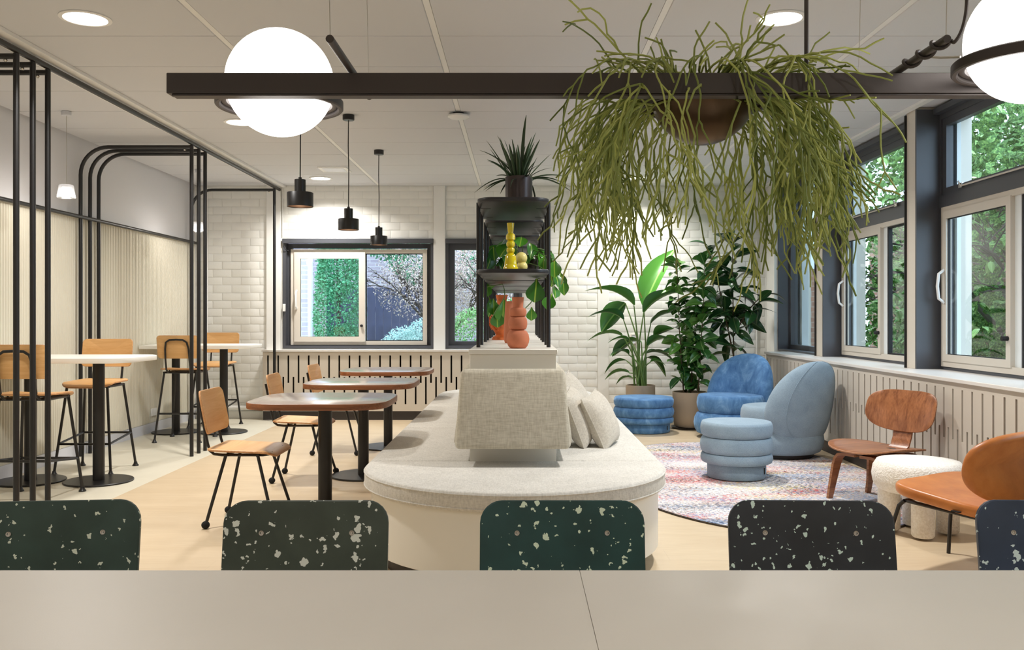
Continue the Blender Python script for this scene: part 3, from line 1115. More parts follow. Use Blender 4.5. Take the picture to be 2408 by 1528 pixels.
def stool(label):
    """counter stool, local front +y"""
    t = thing('bar_stool', label, 'bar stool', (0, 0, 0), 0, 'oak bar stools at the bar tables')
    seat_sheet(MB(), 0.40, 0.39, 0.700, 0.09, drop=0.03, rise=0.012).build('seat', ['oak', 'oak_edge'], t)
    back_sheet(MB(), 0.405, 0.225, 0.915, -0.215, math.radians(9), 0.035).build('backrest', ['oak', 'oak_edge'], t)
    r = 0.0095
    m = MB()
    for yy in (-0.13, 0.12):
        m.tube([(-0.165, yy, 0.668), (0.165, yy, 0.668)], r)
    for sx in (-1, 1):
        m.tube([(sx * 0.155, -0.15, 0.668), (sx * 0.155, 0.15, 0.668)], r)
        for yy in (-0.1, 0.09):
            m.tube([(sx * 0.12, yy, 0.668), (sx * 0.12, yy, 0.696)], 0.007)
    m.build('seat_frame', 'black', t)
    hp = [(-0.115, -0.06, 0.668), (-0.115, -0.15, 0.672), (-0.115, -0.19, 0.70), (-0.115, -0.212, 0.80), (-0.112, -0.228, 0.90)]
    hp += [(-0.10, -0.243, 0.962), (-0.065, -0.247, 0.985), (0.0, -0.248, 0.988), (0.065, -0.247, 0.985), (0.10, -0.243, 0.962)]
    hp += [(-x, y, z) for (x, y, z) in reversed(hp[:5])]
    MB().tube(hp, 0.0095, 8).build('back_hoop', 'black', t)
    ft = {}
    for sx in (-1, 1):
        for sy in (-1, 1):
            a = Vector((sx * 0.155, sy * 0.14, 0.668))
            b = Vector((sx * 0.215, sy * (0.215 if sy > 0 else 0.225), 0.022))
            lg = MB().tube([a, b], 0.0105).build('leg', 'black', t)
            MB().lathe([(0, 0), (0.024, 0.0), (0.025, 0.006), (0.016, 0.018), (0.012, 0.034), (0, 0.036)], 16, b.x, b.y).build('foot', 'black', lg)
            ft[sx, sy] = (a, b)

    def lp(sx, sy, z):
        a, b = ft[sx, sy]
        return a + (b - a) * ((a.z - z) / (a.z - b.z))
    m = MB()
    m.tube([lp(-1, 1, 0.235), lp(1, 1, 0.235)], 0.009)
    m.tube([lp(-1, -1, 0.275), lp(1, -1, 0.275)], 0.009)
    for sx in (-1, 1):
        m.tube([lp(sx, 1, 0.235), lp(sx, -1, 0.275)], 0.009)
    m.build('footrest', 'black', t)
    return t


s0 = stool('oak bar stool at the left edge, its back turned to the camera')
ST = [((-3.235, 5.93, 0), 0.0, 'oak bar stool at the left edge, its back turned to the camera'),
      ((-3.325, 6.98, 0), PI, 'oak bar stool facing the camera behind the nearer bar table'),
      ((-3.275, 8.73, 0), 0.0, 'oak bar stool turned away, in front of the far bar table'),
      ((-3.345, 9.78, 0), PI, 'oak bar stool facing the camera against the brick wall')]
for i, (loc, rz, lab) in enumerate(ST):
    o = s0 if i == 0 else copytree(s0)
    o.location = loc
    o.rotation_euler.z = rz
    o['label'] = lab


# ================================================================== SMALL CAFE TABLES AND CHAIRS
def cafe_table(x, y, label):
    t = thing('cafe_table', label, 'table', (x, y, 0), 0, 'rounded walnut cafe tables along the bench')
    MB().slab(superel(0.412, 0.395, 4.3, 72), 0.684, 0.720, 0.004, 2, 0, 1).build('table_top', ['tabletop', 'table_edge'], t, angle=50)
    p = MB().tube([(0, 0, 0.012), (0, 0, 0.672)], 0.041, 24).build('post', 'black', t)
    MB().box(-0.11, 0.11, -0.11, 0.11, 0.672, 0.683).build('mounting_plate', 'black', p, smooth=False)
    disc(MB(), 0.245, 0.0, 0.014).build('base', 'black', t)
    return t


cafe_table(-1.165, 5.34, 'rounded walnut cafe table nearest the camera')
cafe_table(-1.18, 6.74, 'rounded walnut cafe table in the middle of the row of three')
cafe_table(-1.21, 8.22, 'rounded walnut cafe table farthest back, near the window')


def side_chair(name, label, mats, bw=0.39, bh=0.255, bz=0.655, cat='chair', group=None, ball=True, br=0.045, seat_d=0.40, tilt=11, bth=0.012):
    """plywood shell chair, local front +y"""
    t = thing(name, label, cat, (0, 0, 0), 0, group)
    seat_sheet(MB(), 0.40, seat_d, 0.442, 0.05, drop=0.03, rise=0.008).build('seat', mats, t)
    bk = back_sheet(MB(), bw, bh, bz, -0.232, math.radians(tilt), br, th=bth, bend=0.02).build('backrest', mats, t)
    for s in (-1, 1):
        yb_ = -0.232 - 0.018
        tt = math.tan(math.radians(tilt))
        pts = [(s * 0.115, yb_ - (bz + 0.06 - bz) * tt, bz + 0.06), (s * 0.115, yb_ + 0.1 * tt, bz - 0.10), (s * 0.115, yb_ + 0.038, 0.47),
               (s * 0.115, yb_ + 0.05, 0.432), (s * 0.115, yb_ + 0.075, 0.413), (s * 0.115, yb_ + 0.12, 0.408), (s * 0.115, 0.11, 0.408),
               (s * 0.115, 0.15, 0.414), (s * 0.115, 0.165, 0.424)]
        MB().tube(pts, 0.0085).build('frame_tube', 'black', t)
    for yy in (-0.10, 0.085):
        m = MB()
        m.tube([(-0.15, yy, 0.408), (0.15, yy, 0.408)], 0.0085)
        for s in (-1, 1):
            m.tube([(s * 0.1, yy, 0.408), (s * 0.1, yy, 0.436)], 0.008)
        m.build('cross_bar', 'black', t)
    for sx in (-1, 1):
        for a, b in (((sx * 0.14, -0.10, 0.408), (sx * 0.20, -0.195, 0.02)), ((sx * 0.14, 0.085, 0.408), (sx * 0.205, 0.195, 0.02))):
            lg = MB().tube([a, b], 0.0095).build('leg', 'black', t)
            if ball:
                MB().sphere((b[0], b[1], 0.0225), 0.0225, 14, 10, sq=(1.05, 1.05, 1)).build('foot', 'black_soft', lg)
            else:
                MB().lathe([(0, 0), (0.012, 0), (0.012, 0.03), (0, 0.031)], 12, b[0], b[1]).build('foot', 'black_soft', lg)
    return t, bk


ch, _ = side_chair('dining_chair', '', ['oak', 'oak_edge'], group='oak side chairs at the cafe tables')
CH = [((-1.590, 5.26, 0), -PI / 2, 'oak side chair on black legs at the nearest cafe table'),
      ((-1.600, 6.64, 0), -PI / 2 + 0.03, 'oak side chair on black legs at the middle cafe table'),
      ((-1.600, 7.93, 0), -PI / 2 - 0.02, 'oak side chair on black legs at the farthest cafe table')]
for i, (loc, rz, lab) in enumerate(CH):
    o = ch if i == 0 else copytree(ch)
    o.location = loc
    o.rotation_euler.z = rz
    o['label'] = lab

# ================================================================== LONG TABLE AND SPECKLED CHAIRS (foreground)
lt = thing('long_table', 'long greige laminate table across the foreground', 'table', (0, 1.19, 0))
MB().rbox(-2.3, 0.1147, -0.52, 0.49, 0.700, 0.730, 0.0006, 1).build('table_top', 'big_table', lt)
MB().rbox(0.1153, 2.3, -0.52, 0.49, 0.700, 0.730, 0.0006, 1).build('table_top', 'big_table', lt)
m = MB()
m.box(-2.0, 2.0, -0.36, -0.32, 0.64, 0.699).box(-2.0, 2.0, 0.32, 0.36, 0.64, 0.699)
m.build('rail', 'black', lt, smooth=False)
for x in (-2.05, 2.05):
    for yy in (-0.36, 0.36):
        MB().rbox(x - 0.03, x + 0.03, yy - 0.03, yy + 0.03, 0, 0.699, 0.003, 1).build('leg', 'black', lt)

TC = [(-1.035, 1.80, PI + 0.10, 'bottle-green speckled chair at the left edge behind the long table'),
      (-0.483, 1.80, PI + 0.01, 'grey-green speckled chair, second from the left behind the long table'),
      (0.099, 1.80, PI + 0.0, 'teal speckled chair in front of the bench end'),
      (0.660, 1.80, PI - 0.03, 'charcoal speckled chair in front of the multicoloured rug'),
      (1.225, 1.80, PI - 0.05, 'navy speckled chair at the right edge behind the long table')]
for i, (x, y, rz, lab) in enumerate(TC):
    t, bk = side_chair('speckled_chair', lab, [TERR[i], TERR[i]], bw=0.375, bh=0.31, bz=0.632, group='speckled recycled-plastic chairs at the long table', ball=True,
                       br=0.05, tilt=9, bth=0.016)
    t.location = (x, y, 0)
    t.rotation_euler.z = rz
    tt = math.radians(9)
    for s in (-1, 1):
        v = 0.083
        scx = s * 0.103
        bend = 0.02 * (2 * scx / 0.375) ** 2
        p = Vector((scx, -0.232 - v * math.sin(tt) + (0.008 + bend) * math.cos(tt), 0.632 + v * math.cos(tt) + bend * math.sin(tt)))
        sc_ = MB().lathe([(0.0, 0.0005), (0.0028, 0.0005), (0.0032, 0.002), (0.0058, 0.0022), (0.0064, 0.001), (0.0064, -0.001)], 16)
        so = sc_.build('screw', 'steel', t)
        so.matrix_local = Matrix.Translation(p) @ Matrix.Rotation(-PI / 2 + tt, 4, 'X')
        ri = MB().lathe([(0.0064, 0.0006), (0.0082, 0.0008), (0.0085, -0.001)], 16).build('screw_collar', 'black', t)
        ri.matrix_local = so.matrix_local.copy()

# ================================================================== BENCH ISLAND
BX, BWd, BF, BR_ = -0.02, 0.755, 3.76, 9.45
bench = thing('island_bench', 'long rounded island bench with pale linen seat and cream base', 'bench', (0, 0, 0))


def stadium(off, n=28):
    r = BWd - off
    o = []
    for k in range(n + 1):
        a = math.radians(180 + 180 * k / n)
        o.append((BX + r * math.cos(a), BF + BWd + r * math.sin(a)))
    for k in range(n + 1):
        a = math.radians(0 + 180 * k / n)
        o.append((BX + r * math.cos(a), BR_ - BWd + r * math.sin(a)))
    return o


MB().slab(stadium(0.035), 0.085, 0.372, 0.002, 1).build('base', 'cabinet', bench)
MB().slab(stadium(0.10), 0.0, 0.085, 0.0).build('plinth', 'plinth', bench)
seams = [4.62, 6.0, 7.42, 8.70]
SX0, SX1 = -0.255, 0.195      # spine cabinet
front = []
n = 30
for k in range(n + 1):
    a = math.radians(180 + 180 * k / n)
    front.append((BX + BWd * math.cos(a), BF + BWd + BWd * math.sin(a)))
front += [(BX + BWd, seams[0] - 0.003), (BX - BWd, seams[0] - 0.003)]
MB().slab(front, 0.373, 0.46, 0.018, 4).build('seat_cushion', 'linen', bench, angle=60)
back = [(BX - BWd, seams[-1] + 0.003), (BX + BWd, seams[-1] + 0.003)]
for k in range(1, n):
    a = math.radians(180 * k / n)
    back.append((BX + BWd * math.cos(a), BR_ - BWd + BWd * math.sin(a)))
MB().slab(back, 0.373, 0.46, 0.018, 4).build('seat_cushion', 'linen', bench, angle=60)
for a, b in zip(seams, seams[1:]):
    for x0, x1 in ((BX - BWd, SX0 - 0.002), (SX1 + 0.002, BX + BWd)):
        MB().rbox(x0, x1, a + 0.003, b - 0.003, 0.373, 0.46, 0.016, 4).build('seat_cushion', 'linen', bench, angle=60)
m = MB()
for off, z in ((0.004, 0.448), (0.003, 0.388)):
    m.tube([(p[0], p[1], z) for p in stadium(0.0)], 0.0035, 6, closed=True)
m.build('piping', 'linen', bench)
# spine cabinet and its top
MB().rbox(SX0, SX1, 4.62, 8.98, 0.45, 1.012, 0.002, 1).build('spine_cabinet', 'cabinet', bench)
MB().rbox(SX0 - 0.006, SX1 + 0.006, 4.612, 8.99, 1.0125, 1.038, 0.002, 1).build('cabinet_top', 'cabinet', bench)
# leaning end panel and side backrests
cxm = (SX0 + SX1) / 2
vs = [(cxm - 0.293, 4.41, 0.548), (cxm + 0.293, 4.41, 0.548), (cxm + 0.285, 4.615, 0.548), (cxm - 0.285, 4.615, 0.548),
      (cxm - 0.268, 4.545, 0.940), (cxm + 0.268, 4.545, 0.940), (cxm + 0.268, 4.615, 0.940), (cxm - 0.268, 4.615, 0.940)]
MB().hexa(vs, 0.026, 4).build('end_backrest', 'linen_back', bench, angle=60)
for s, xs in ((-1, SX0), (1, SX1)):
    for a, b in zip(seams, [6.0, 7.42, 8.9]):
        x1, x2 = xs + s * 0.085, xs + s * 0.035
        if s < 0:
            vs = [(x1, a + .004, .548), (xs, a + .004, .548), (xs, b - .004, .548), (x1, b - .004, .548), (x2, a + .004, .94), (xs, a + .004, .94), (xs, b - .004, .94), (x2, b - .004, .94)]
        else:
            vs = [(xs, a + .004, .548), (x1, a + .004, .548), (x1, b - .004, .548), (xs, b - .004, .548), (xs, a + .004, .94), (x2, a + .004, .94), (x2, b - .004, .94), (xs, b - .004, .94)]
        MB().hexa(vs, 0.012, 3).build('backrest', 'linen_back', bench, angle=60)


# ---- pillows
def pillow(label, loc, size, rot):
    t = MB()

    def half(sg):
        def fn(u, v):
            a, b = 2 * u - 1, 2 * v - 1
            k = (1 - abs(a) ** 2.6) * (1 - abs(b) ** 2.6)
            th = 0.075 * max(0.0, k) ** 0.55
            pin = 1 - 0.07 * (1 - abs(a) ** 2) * abs(b) ** 3
            pin2 = 1 - 0.07 * (1 - abs(b) ** 2) * abs(a) ** 3
            return (a * size / 2 * pin2, b * size / 2 * pin, sg * (th + 0.002))
        return fn
    n_ = 18
    t.grid(half(1), n_, n_)
    g2 = MB().grid(half(-1), n_, n_)
    t.add(g2.v, [tuple(reversed(f)) for f in g2.f])
    o = t.build('pillow', 'pillow', None, angle=80)
    rim = []
    f1 = half(1)
    for (u0, v0, u1, v1) in ((0, 0, 1, 0), (1, 0, 1, 1), (1, 1, 0, 1), (0, 1, 0, 0)):
        for k in range(n_):
            q = f1(u0 + (u1 - u0) * k / n_, v0 + (v1 - v0) * k / n_)
            rim.append((q[0], q[1], 0))
    MB().tube(rim, 0.004, 6, closed=True).build('piping', 'pillow', o)
    o.location = loc
    o.rotation_euler = rot
    tag(o, label, 'pillow', 'linen pillows on the bench')
    return o


# local z is the pillow's thickness; stand it up and lean it on the backrest
def lean(label, x, y, zc, yaw, tilt, size, spin=0.0):
    R = Matrix.Rotation(yaw, 4, 'Z') @ Matrix.Rotation(tilt, 4, 'Y') @ Matrix.Rotation(spin, 4, 'Z')
    o = pillow(label, (0, 0, 0), size, (0, 0, 0))
    o.matrix_world = Matrix.Translation((x, y, zc)) @ R
    return o


lean('beige linen pillow in front, leaning on the pillow behind it', 0.478, 5.20, 0.605, math.radians(-22), math.radians(66), 0.33, 0.12)
lean('beige linen pillow tucked between the bench back and the front pillow', 0.345, 5.20, 0.62, math.radians(-12), math.radians(70), 0.34, 0.1)
lean('beige linen pillow standing farther along the bench, tilted', 0.385, 5.98, 0.63, math.radians(-26), math.radians(64), 0.36, 0.35)
lean('beige linen pillow farthest along the bench, mostly hidden', 0.32, 6.32, 0.645, math.radians(-10), math.radians(72), 0.36, 0.1)

# ================================================================== SHELF ON THE BENCH
sh = thing('shelf_unit', 'open black shelf of oval trays and round posts on the bench spine', 'shelf', (cxm, 0, 1.038))
tray_me = {}
ZTOP, ZLOW = 1.812 - 1.038, 1.437 - 1.038
MAT['tray'] = wood('black_stained_tray', (30, 30, 34), (46, 45, 49), 0, 1.2, 0.4)


def tray_outline():
    o = []
    for (x, y) in rrect(0.38, 0.90, 0.075, 8):
        k = max(0.0, (abs(y) - 0.36) / 0.09)
        o.append((x, y + math.copysign(0.028 * k * (1 - (x / 0.19) ** 2), y)))
    return o


to = MB().slab(tray_outline(), 0.0, 0.022, 0.004, 2).mesh('tray', 'tray', angle=50)
pm = MB().tube([(0, 0, 0), (0, 0, 1.845 - 1.038)], 0.0115, 14).mesh('post', 'black')
nm = MB().box(-0.028, 0.028, -0.004, 0.004, -0.0012, 0.001).mesh('notch', 'gasket', smooth=False)
for k in range(4):
    yc = 5.10 + 1.035 * k
    for z in (ZTOP, ZLOW):
        tr = inst('tray', to, sh, (0, yc, z))
        for sx in (-1, 1):
            for dy in (-0.14, 0.28):
                inst('notch', nm, tr, (sx * 0.155, dy, 0.0))
    for sx in (-1, 1):
        for dy in (-0.14, 0.28):
            inst('post', pm, sh, (sx * 0.196, yc + dy, 0.0))

# ---- things on the shelf
def vase(name, label, loc, prof, mat, seg=40, cat='vase', smooth_angle=60):
    o = MB().lathe(prof, seg).build(name, mat, None, angle=smooth_angle)
    o.location = loc
    return tag(o, label, cat)


def bulge(r, z0, z1, rn0, rn1, n=10):
    """profile of one rounded bulge between two necks"""
    out = []
    for k in range(n + 1):
        a = PI * k / n
        base = rn0 + (rn1 - rn0) * k / n
        out.append((base + (r - base) * math.sin(a) ** 0.75, z0 + (z1 - z0) * (1 - math.cos(a)) / 2))
    return out


pf = [(0, 0), (0.041, 0.0), (0.052, 0.012), (0.06, 0.032), (0.0625, 0.05), (0.058, 0.075), (0.046, 0.094), (0.032, 0.0995)]
pf += bulge(0.051, 0.100, 0.170, 0.034, 0.034)[1:]
pf += bulge(0.047, 0.170, 0.218, 0.034, 0.030)[1:]
pf += [(0.028, 0.225), (0.0325, 0.275), (0.029, 0.276), (0.024, 0.23), (0, 0.228)]
v1 = vase('vase', 'terracotta vase of stacked bulges, front of the shelf bottom', (-0.005, 4.80, 1.0385), pf, 'terracotta')
pf2 = [(0, 0), (0.03, 0.0), (0.036, 0.02), (0.038, 0.05), (0.035, 0.13), (0.031, 0.20), (0.028, 0.25), (0.026, 0.27), (0.022, 0.27), (0.024, 0.23), (0, 0.22)]
vase('vase', 'tall slim terracotta vase behind the bulging one', (-0.06, 5.75, 1.0385), pf2, 'terracotta')
ov = thing('vase', 'orange clay vase with tangled ribbon relief and handles', 'vase', (-0.125, 6.55, 1.0385))
pf3 = [(0, 0), (0.075, 0.0), (0.07, 0.018), (0.045, 0.035), (0.05, 0.05), (0.078, 0.09), (0.092, 0.14), (0.085, 0.19), (0.058, 0.225), (0.04, 0.25), (0.035, 0.29), (0.046, 0.33), (0.04, 0.33), (0.03, 0.30), (0, 0.28)]
MB().lathe(pf3, 32).build('body', 'orange', ov)
rr = random.Random(5)
for i in range(9):
    a0 = rr.uniform(0, 2 * PI)
    zz = rr.uniform(0.06, 0.17)
    pts = []
    for k in range(14):
        z = zz + 0.045 * math.sin(k * 0.9 + i) + 0.004 * k
        z = min(max(z, 0.045), 0.22)
        r = np.interp(z, [0.035, 0.05, 0.09, 0.14, 0.19, 0.225], [0.045, 0.05, 0.078, 0.092, 0.085, 0.058]) + 0.004
        a = a0 + k * 0.22
        pts.append((r * math.cos(a), r * math.sin(a), z))
    MB().tube(pts, 0.008, 6).build('ribbon', 'orange', ov)
for s in (-1, 1):
    MB().tube([(s * 0.04, 0, 0.27), (s * 0.085, 0, 0.265), (s * 0.105, 0, 0.23), (s * 0.08, 0, 0.20)], 0.009, 8).build('handle', 'orange', ov)
ZS = 1.038 + ZLOW + 0.0225
pf = [(0, 0), (0.042, 0.0), (0.044, 0.008), (0.04, 0.013), (0.041, 0.02), (0.036, 0.024), (0.034, 0.04), (0.0285, 0.08), (0.022, 0.092), (0.014, 0.097)]
pf += bulge(0.0225, 0.098, 0.128, 0.014, 0.012, 8)[1:]
pf += bulge(0.0235, 0.129, 0.163, 0.012, 0.014, 8)[1:]
pf += [(0.018, 0.166), (0.0262, 0.172), (0.0245, 0.176), (0.0265, 0.180), (0.0248, 0.184), (0.0258, 0.190), (0.022, 0.2), (0.014, 0.207), (0.0155, 0.215), (0.020, 0.262), (0.017, 0.262), (0.012, 0.22), (0, 0.218)]
vase('candlestick', 'glossy yellow turned candlestick on the middle tray', (-0.045, 4.86, ZS), pf, 'yellow', cat='candlestick')
sb = thing('stacked_ball_vase', 'cream vase of two stacked balls beside the yellow candlestick', 'vase', (0.018, 4.98, ZS))
MB().sphere((0, 0, 0.030), 0.031, 24, 16).build('lower_ball', 'cream_ball', sb)
MB().sphere((-0.004, 0, 0.078), 0.0335, 24, 16).build('upper_ball', 'cream_ball', sb)
disc(MB(), 0.006, 0.110, 0.1125, -0.004, 0, 0.0005, 12).build('opening', 'gasket', sb)


# ================================================================== LOUNGE CORNER
def cushion_prof(r, z0, z1, e=None, dome=0.0):
    e = e or (z1 - z0) / 2
    h = z1 - z0
    o = [(0, z0)]
    for k in range(7):
        a = -PI / 2 + PI * k / 6
        o.append((r - e * 0.55 + e * 0.55 * math.cos(a), z0 + h / 2 + h / 2 * math.sin(a)))
    if dome:
        o[-1] = (o[-1][0], z1 - dome * 0.6)
        o += [(r * 0.6, z1 - dome * 0.15)]
    o.append((0, z1))
    return o


def pouf(label, loc, r, h, mat, rb, tagside):
    t = thing('pouf', label, 'pouf', loc, 0)
    hs = [0.0, 0.27, 0.44, 0.72, 1.0]
    base = disc(MB(), rb, 0.004, h * 0.30, e=0.008)
    base.build('base', mat, t, angle=60)
    for a, b, k in ((hs[1], hs[2], 0.985), (hs[2], hs[3], 1.0), (hs[3], hs[4], 0.99)):
        MB().lathe(cushion_prof(r * k, h * a, h * b, min(0.05, h * (b - a) / 2), 0.012 if b == 1.0 else 0), 48).build('cushion_ring', mat, t, angle=80)
    MB().box(rb * 0.80 - 0.004, rb * 0.80 + 0.004, -rb * 0.61 - 0.004, -rb * 0.61 + 0.004, h * 0.10, h * 0.21).build('fabric_tag', 'gasket', t, smooth=False)
    return t


pouf('blue velvet round pouf beside the bench, by the plant pots', (1.316, 9.36, 0), 0.318, 0.37, 'velvet', 0.275, 1)
pouf('grey-blue wool round pouf standing on the rug', (1.625, 6.63, 0.0125), 0.268, 0.425, 'wool', 0.215, 1)


def armchair(label, loc, rz, mat):
    """round-seat tub chair with an egg-shaped shell back, local front +y"""
    t = thing('lounge_armchair', label, 'armchair', loc, rz)
    disc(MB(), 0.28, 0.0, 0.035).build('swivel_base', 'black', t)
    MB().lathe(cushion_prof(0.365, 0.035, 0.255, 0.11), 48).build('seat_base', mat, t, angle=80)
    MB().lathe(cushion_prof(0.335, 0.25, 0.435, 0.07, 0.015), 48).build('seat_cushion', mat, t, angle=80)
    m = MB()
    nu, nv = 40, 24

    def fn(u, v):
        ph = -PI / 2 + PI * v
        th = 2 * PI * u
        cz = math.copysign(abs(math.sin(ph)) ** 0.95, math.sin(ph))
        cr = abs(math.cos(ph)) ** 0.85
        egg = 1 - 0.17 * cz
        c_, s_ = math.cos(th), math.sin(th)
        x = 0.40 * cr * egg * math.copysign(abs(c_) ** 0.8, c_)
        y = 0.105 * cr ** 0.8 * math.copysign(abs(s_) ** 0.8, s_)
        z = 0.34 * cz
        Rb = 0.36
        a = x / Rb
        y2 = -(Rb - y) * math.cos(a) + 0.02
        x2 = (Rb - y) * math.sin(a) * 1.0
        lean_ = -0.06 * cz
        return (x2, y2 + lean_, 0.485 + z)
    m.grid(fn, nu, nv, wrap_u=True)
    m.build('shell_back', mat, t, angle=180)
    sm = []
    for k in range(41):
        ph = -PI / 2 + PI * k / 40
        sm.append(Vector(fn(0.75, k / 40)) + Vector((0, -0.0005, 0)))
    for uu in (0.66, 0.84):
        MB().tube([Vector(fn(uu, 0.03 + 0.94 * k / 40)) for k in range(41)], 0.0028, 6).build('seam', mat, t)
    MB().box(-0.345, -0.338, -0.05, -0.02, 0.10, 0.16).build('fabric_tag', 'gasket', t, smooth=False)
    return t


armchair('blue velvet armchair with rounded shell back, beside the plants', (2.13, 8.93, 0), math.radians(138), 'velvet')
armchair('grey-blue wool armchair with egg-shaped back turned to the camera', (2.265, 7.70, 0.0125), math.radians(33), 'wool')

# ---- rug
rg = thing('rug', 'oval multicoloured speckled rug under the lounge seats', 'rug', (1.69, 6.68, 0))
MB().slab(superel(1.02, 1.79, 2.1, 96), 0.001, 0.011, 0.003, 1).build('pile', 'rug', rg)
MB().tube([(p[0], p[1], 0.006) for p in superel(1.022, 1.792, 2.1, 96)], 0.0055, 6, closed=True).build('edge_binding', 'rug_edge', rg)


# ---- walnut plywood lounge chair
def ribbon(mb, pts, wv, th, mi=0, rim=1, taper=None):
    P = [Vector(p) for p in pts]
    n = len(P)
    b = len(mb.v)
    for i in range(n):
        t_ = (P[min(i + 1, n - 1)] - P[max(i - 1, 0)]).normalized()
        W = Vector(wv) * (taper[i] if taper else 1.0)
        N = t_.cross(W).normalized() * th / 2
        for q in (P[i] - W / 2 - N, P[i] + W / 2 - N, P[i] + W / 2 + N, P[i] - W / 2 + N):
            mb.v.append(tuple(q))
    for i in range(n - 1):
        for k in range(4):
            k2 = (k + 1) % 4
            mb.f.append((b + 4 * i + k, b + 4 * i + k2, b + 4 * i + 4 + k2, b + 4 * i + 4 + k))
            mb.mi.append(rim if k in (1, 3) else mi)
    mb.f.append((b + 3, b + 2, b + 1, b))
    mb.mi.append(rim)
    mb.f.append(tuple(b + 4 * (n - 1) + k for k in range(4)))
    mb.mi.append(rim)
    return mb


t = thing('plywood_lounge_chair', 'low bent-walnut plywood chair beside the white stool', 'chair', (2.31, 5.74, 0), math.radians(118))
WM = ['walnut', 'walnut_edge']


def seat_df(x, y, z):
    u, v = x / 0.28, y / 0.26
    return (x, y, 0.365 + z + 0.03 * u * u - 0.028 * max(0.0, v) ** 2 * 1.2 - 0.02 * (1 - v * v) * (1 - 0.4 * u * u) + 0.03 * v * 0.6)


MB().panel(superel(0.28, 0.255, 2.7, 56), 0.012, seat_df, 7).build('seat', WM, t)


def bk_df(x, v, z):
    yy = z + 0.055 * (x / 0.27) ** 2 - 0.01 * (v / 0.15) ** 2
    tl = math.radians(17)
    return (x, -0.275 - v * math.sin(tl) + yy * math.cos(tl), 0.588 + v * math.cos(tl) + yy * math.sin(tl))


MB().panel(superel(0.27, 0.14, 3.0, 56), 0.011, bk_df, 7).build('backrest', ['walnut_back', 'walnut_edge'], t)
m = MB()
ribbon(m, [(0, 0.12, 0.325), (0, -0.08, 0.318), (0, -0.17, 0.325), (0, -0.225, 0.36), (0, -0.25, 0.42), (0, -0.268, 0.50), (0, -0.295, 0.60)], (0.14, 0, 0), 0.012)
m.build('spine', WM, t)
for yy, wd, xx in ((0.14, 0.075, 0.23), (-0.17, 0.07, 0.24)):
    for s in (-1, 1):
        m = MB()
        dy = 0.03 if yy > 0 else -0.035
        pts = [(s * 0.02, yy, 0.318), (s * 0.11, yy, 0.320), (s * 0.155, yy, 0.312), (s * 0.18, yy + dy * 0.1, 0.285), (s * 0.193, yy + dy * 0.3, 0.24),
               (s * 0.215, yy + dy * 0.7, 0.11), (s * xx, yy + dy, 0.013 if yy > 0 else 0.0125)]
        ribbon(m, pts, (0, wd, 0), 0.018, taper=[1, 1.05, 1.05, 1.0, .92, .72, .55])
        m.build('leg', WM, t)
m = MB()
m.box(-0.03, 0.03, 0.1, 0.16, 0.326, 0.345).box(-0.03, 0.03, -0.19, -0.13, 0.3275, 0.348)
m.build('rubber_mount', 'black', t, smooth=False)

# ---- boucle stool
t = thing('boucle_stool', 'white boucle stool on four fat cylinder legs', 'stool', (2.235, 4.97, 0.0115))
MB().lathe(cushion_prof(0.245, 0.225, 0.405, 0.10, 0.02), 56).build('seat', 'boucle', t, angle=80)
for a in (-105, -15, 165, 75):
    x, y = 0.152 * math.cos(math.radians(a)), 0.152 * math.sin(math.radians(a))
    MB().lathe([(0, 0.0015), (0.052, 0.0015), (0.06, 0.012), (0.06, 0.26), (0, 0.262)], 28, x, y).build('leg', 'boucle', t)

# ---- tan leather chair
t = thing('leather_chair', 'tan leather lounge chair on black legs at the right edge', 'chair', (2.125, 4.17, 0), math.radians(33))
o = []
for (x, y) in superel(0.30, 0.26, 3.6, 56):
    o.append((x * (1.0 + 0.10 * y / 0.26), y))
m = MB().slab(o, 0.0, 0.055, 0.022, 4)
m.v = [(x, y, z + 0.338 + 0.035 * y / 0.26 + 0.012 * (x / 0.3) ** 2) for (x, y, z) in m.v]
m.build('seat', 'leather', t, angle=60)
m = MB().slab(superel(0.385, 0.175, 2.5, 64), -0.022, 0.022, 0.018, 4)
nvs = []
tl = math.radians(13)
for (x, v, z) in m.v:
    yy = z + 0.11 * (x / 0.385) ** 2
    nvs.append((x, -0.30 - v * math.sin(tl) + yy * math.cos(tl), 0.545 + v * math.cos(tl) + yy * math.sin(tl)))
m.v = nvs
m.build('backrest', 'leather', t, angle=60)
for s in (-1, 1):
    MB().tube([(s * 0.13, -0.05, 0.322), (s * 0.13, -0.25, 0.30), (s * 0.13, -0.318, 0.335), (s * 0.13, -0.335, 0.40), (s * 0.13, -0.352, 0.50), (s * 0.13, -0.358, 0.55)], 0.0095, 8).build('back_bracket', 'black', t)
    MB().tube([(s * 0.22, 0.20, 0.335), (s * 0.225, 0.225, 0.31), (s * 0.245, 0.25, 0.20), (s * 0.26, 0.27, 0.0)], 0.0095, 8).build('leg', 'black', t)
    MB().tube([(s * 0.20, -0.17, 0.31), (s * 0.215, -0.21, 0.24), (s * 0.245, -0.27, 0.0)], 0.0095, 8).build('leg', 'black', t)
m = MB()
m.tube([(-0.22, 0.20, 0.335), (0.22, 0.20, 0.335)], 0.009).tube([(-0.20, -0.17, 0.31), (0.20, -0.17, 0.31)], 0.009)
for s in (-1, 1):
    m.tube([(s * 0.21, 0.20, 0.335), (s * 0.19, -0.17, 0.31)], 0.009)
m.build('seat_frame', 'black', t)
MB().box(-0.302, -0.285, -0.12, -0.08, 0.345, 0.35).build('fabric_tag', 'gasket', t, smooth=False)

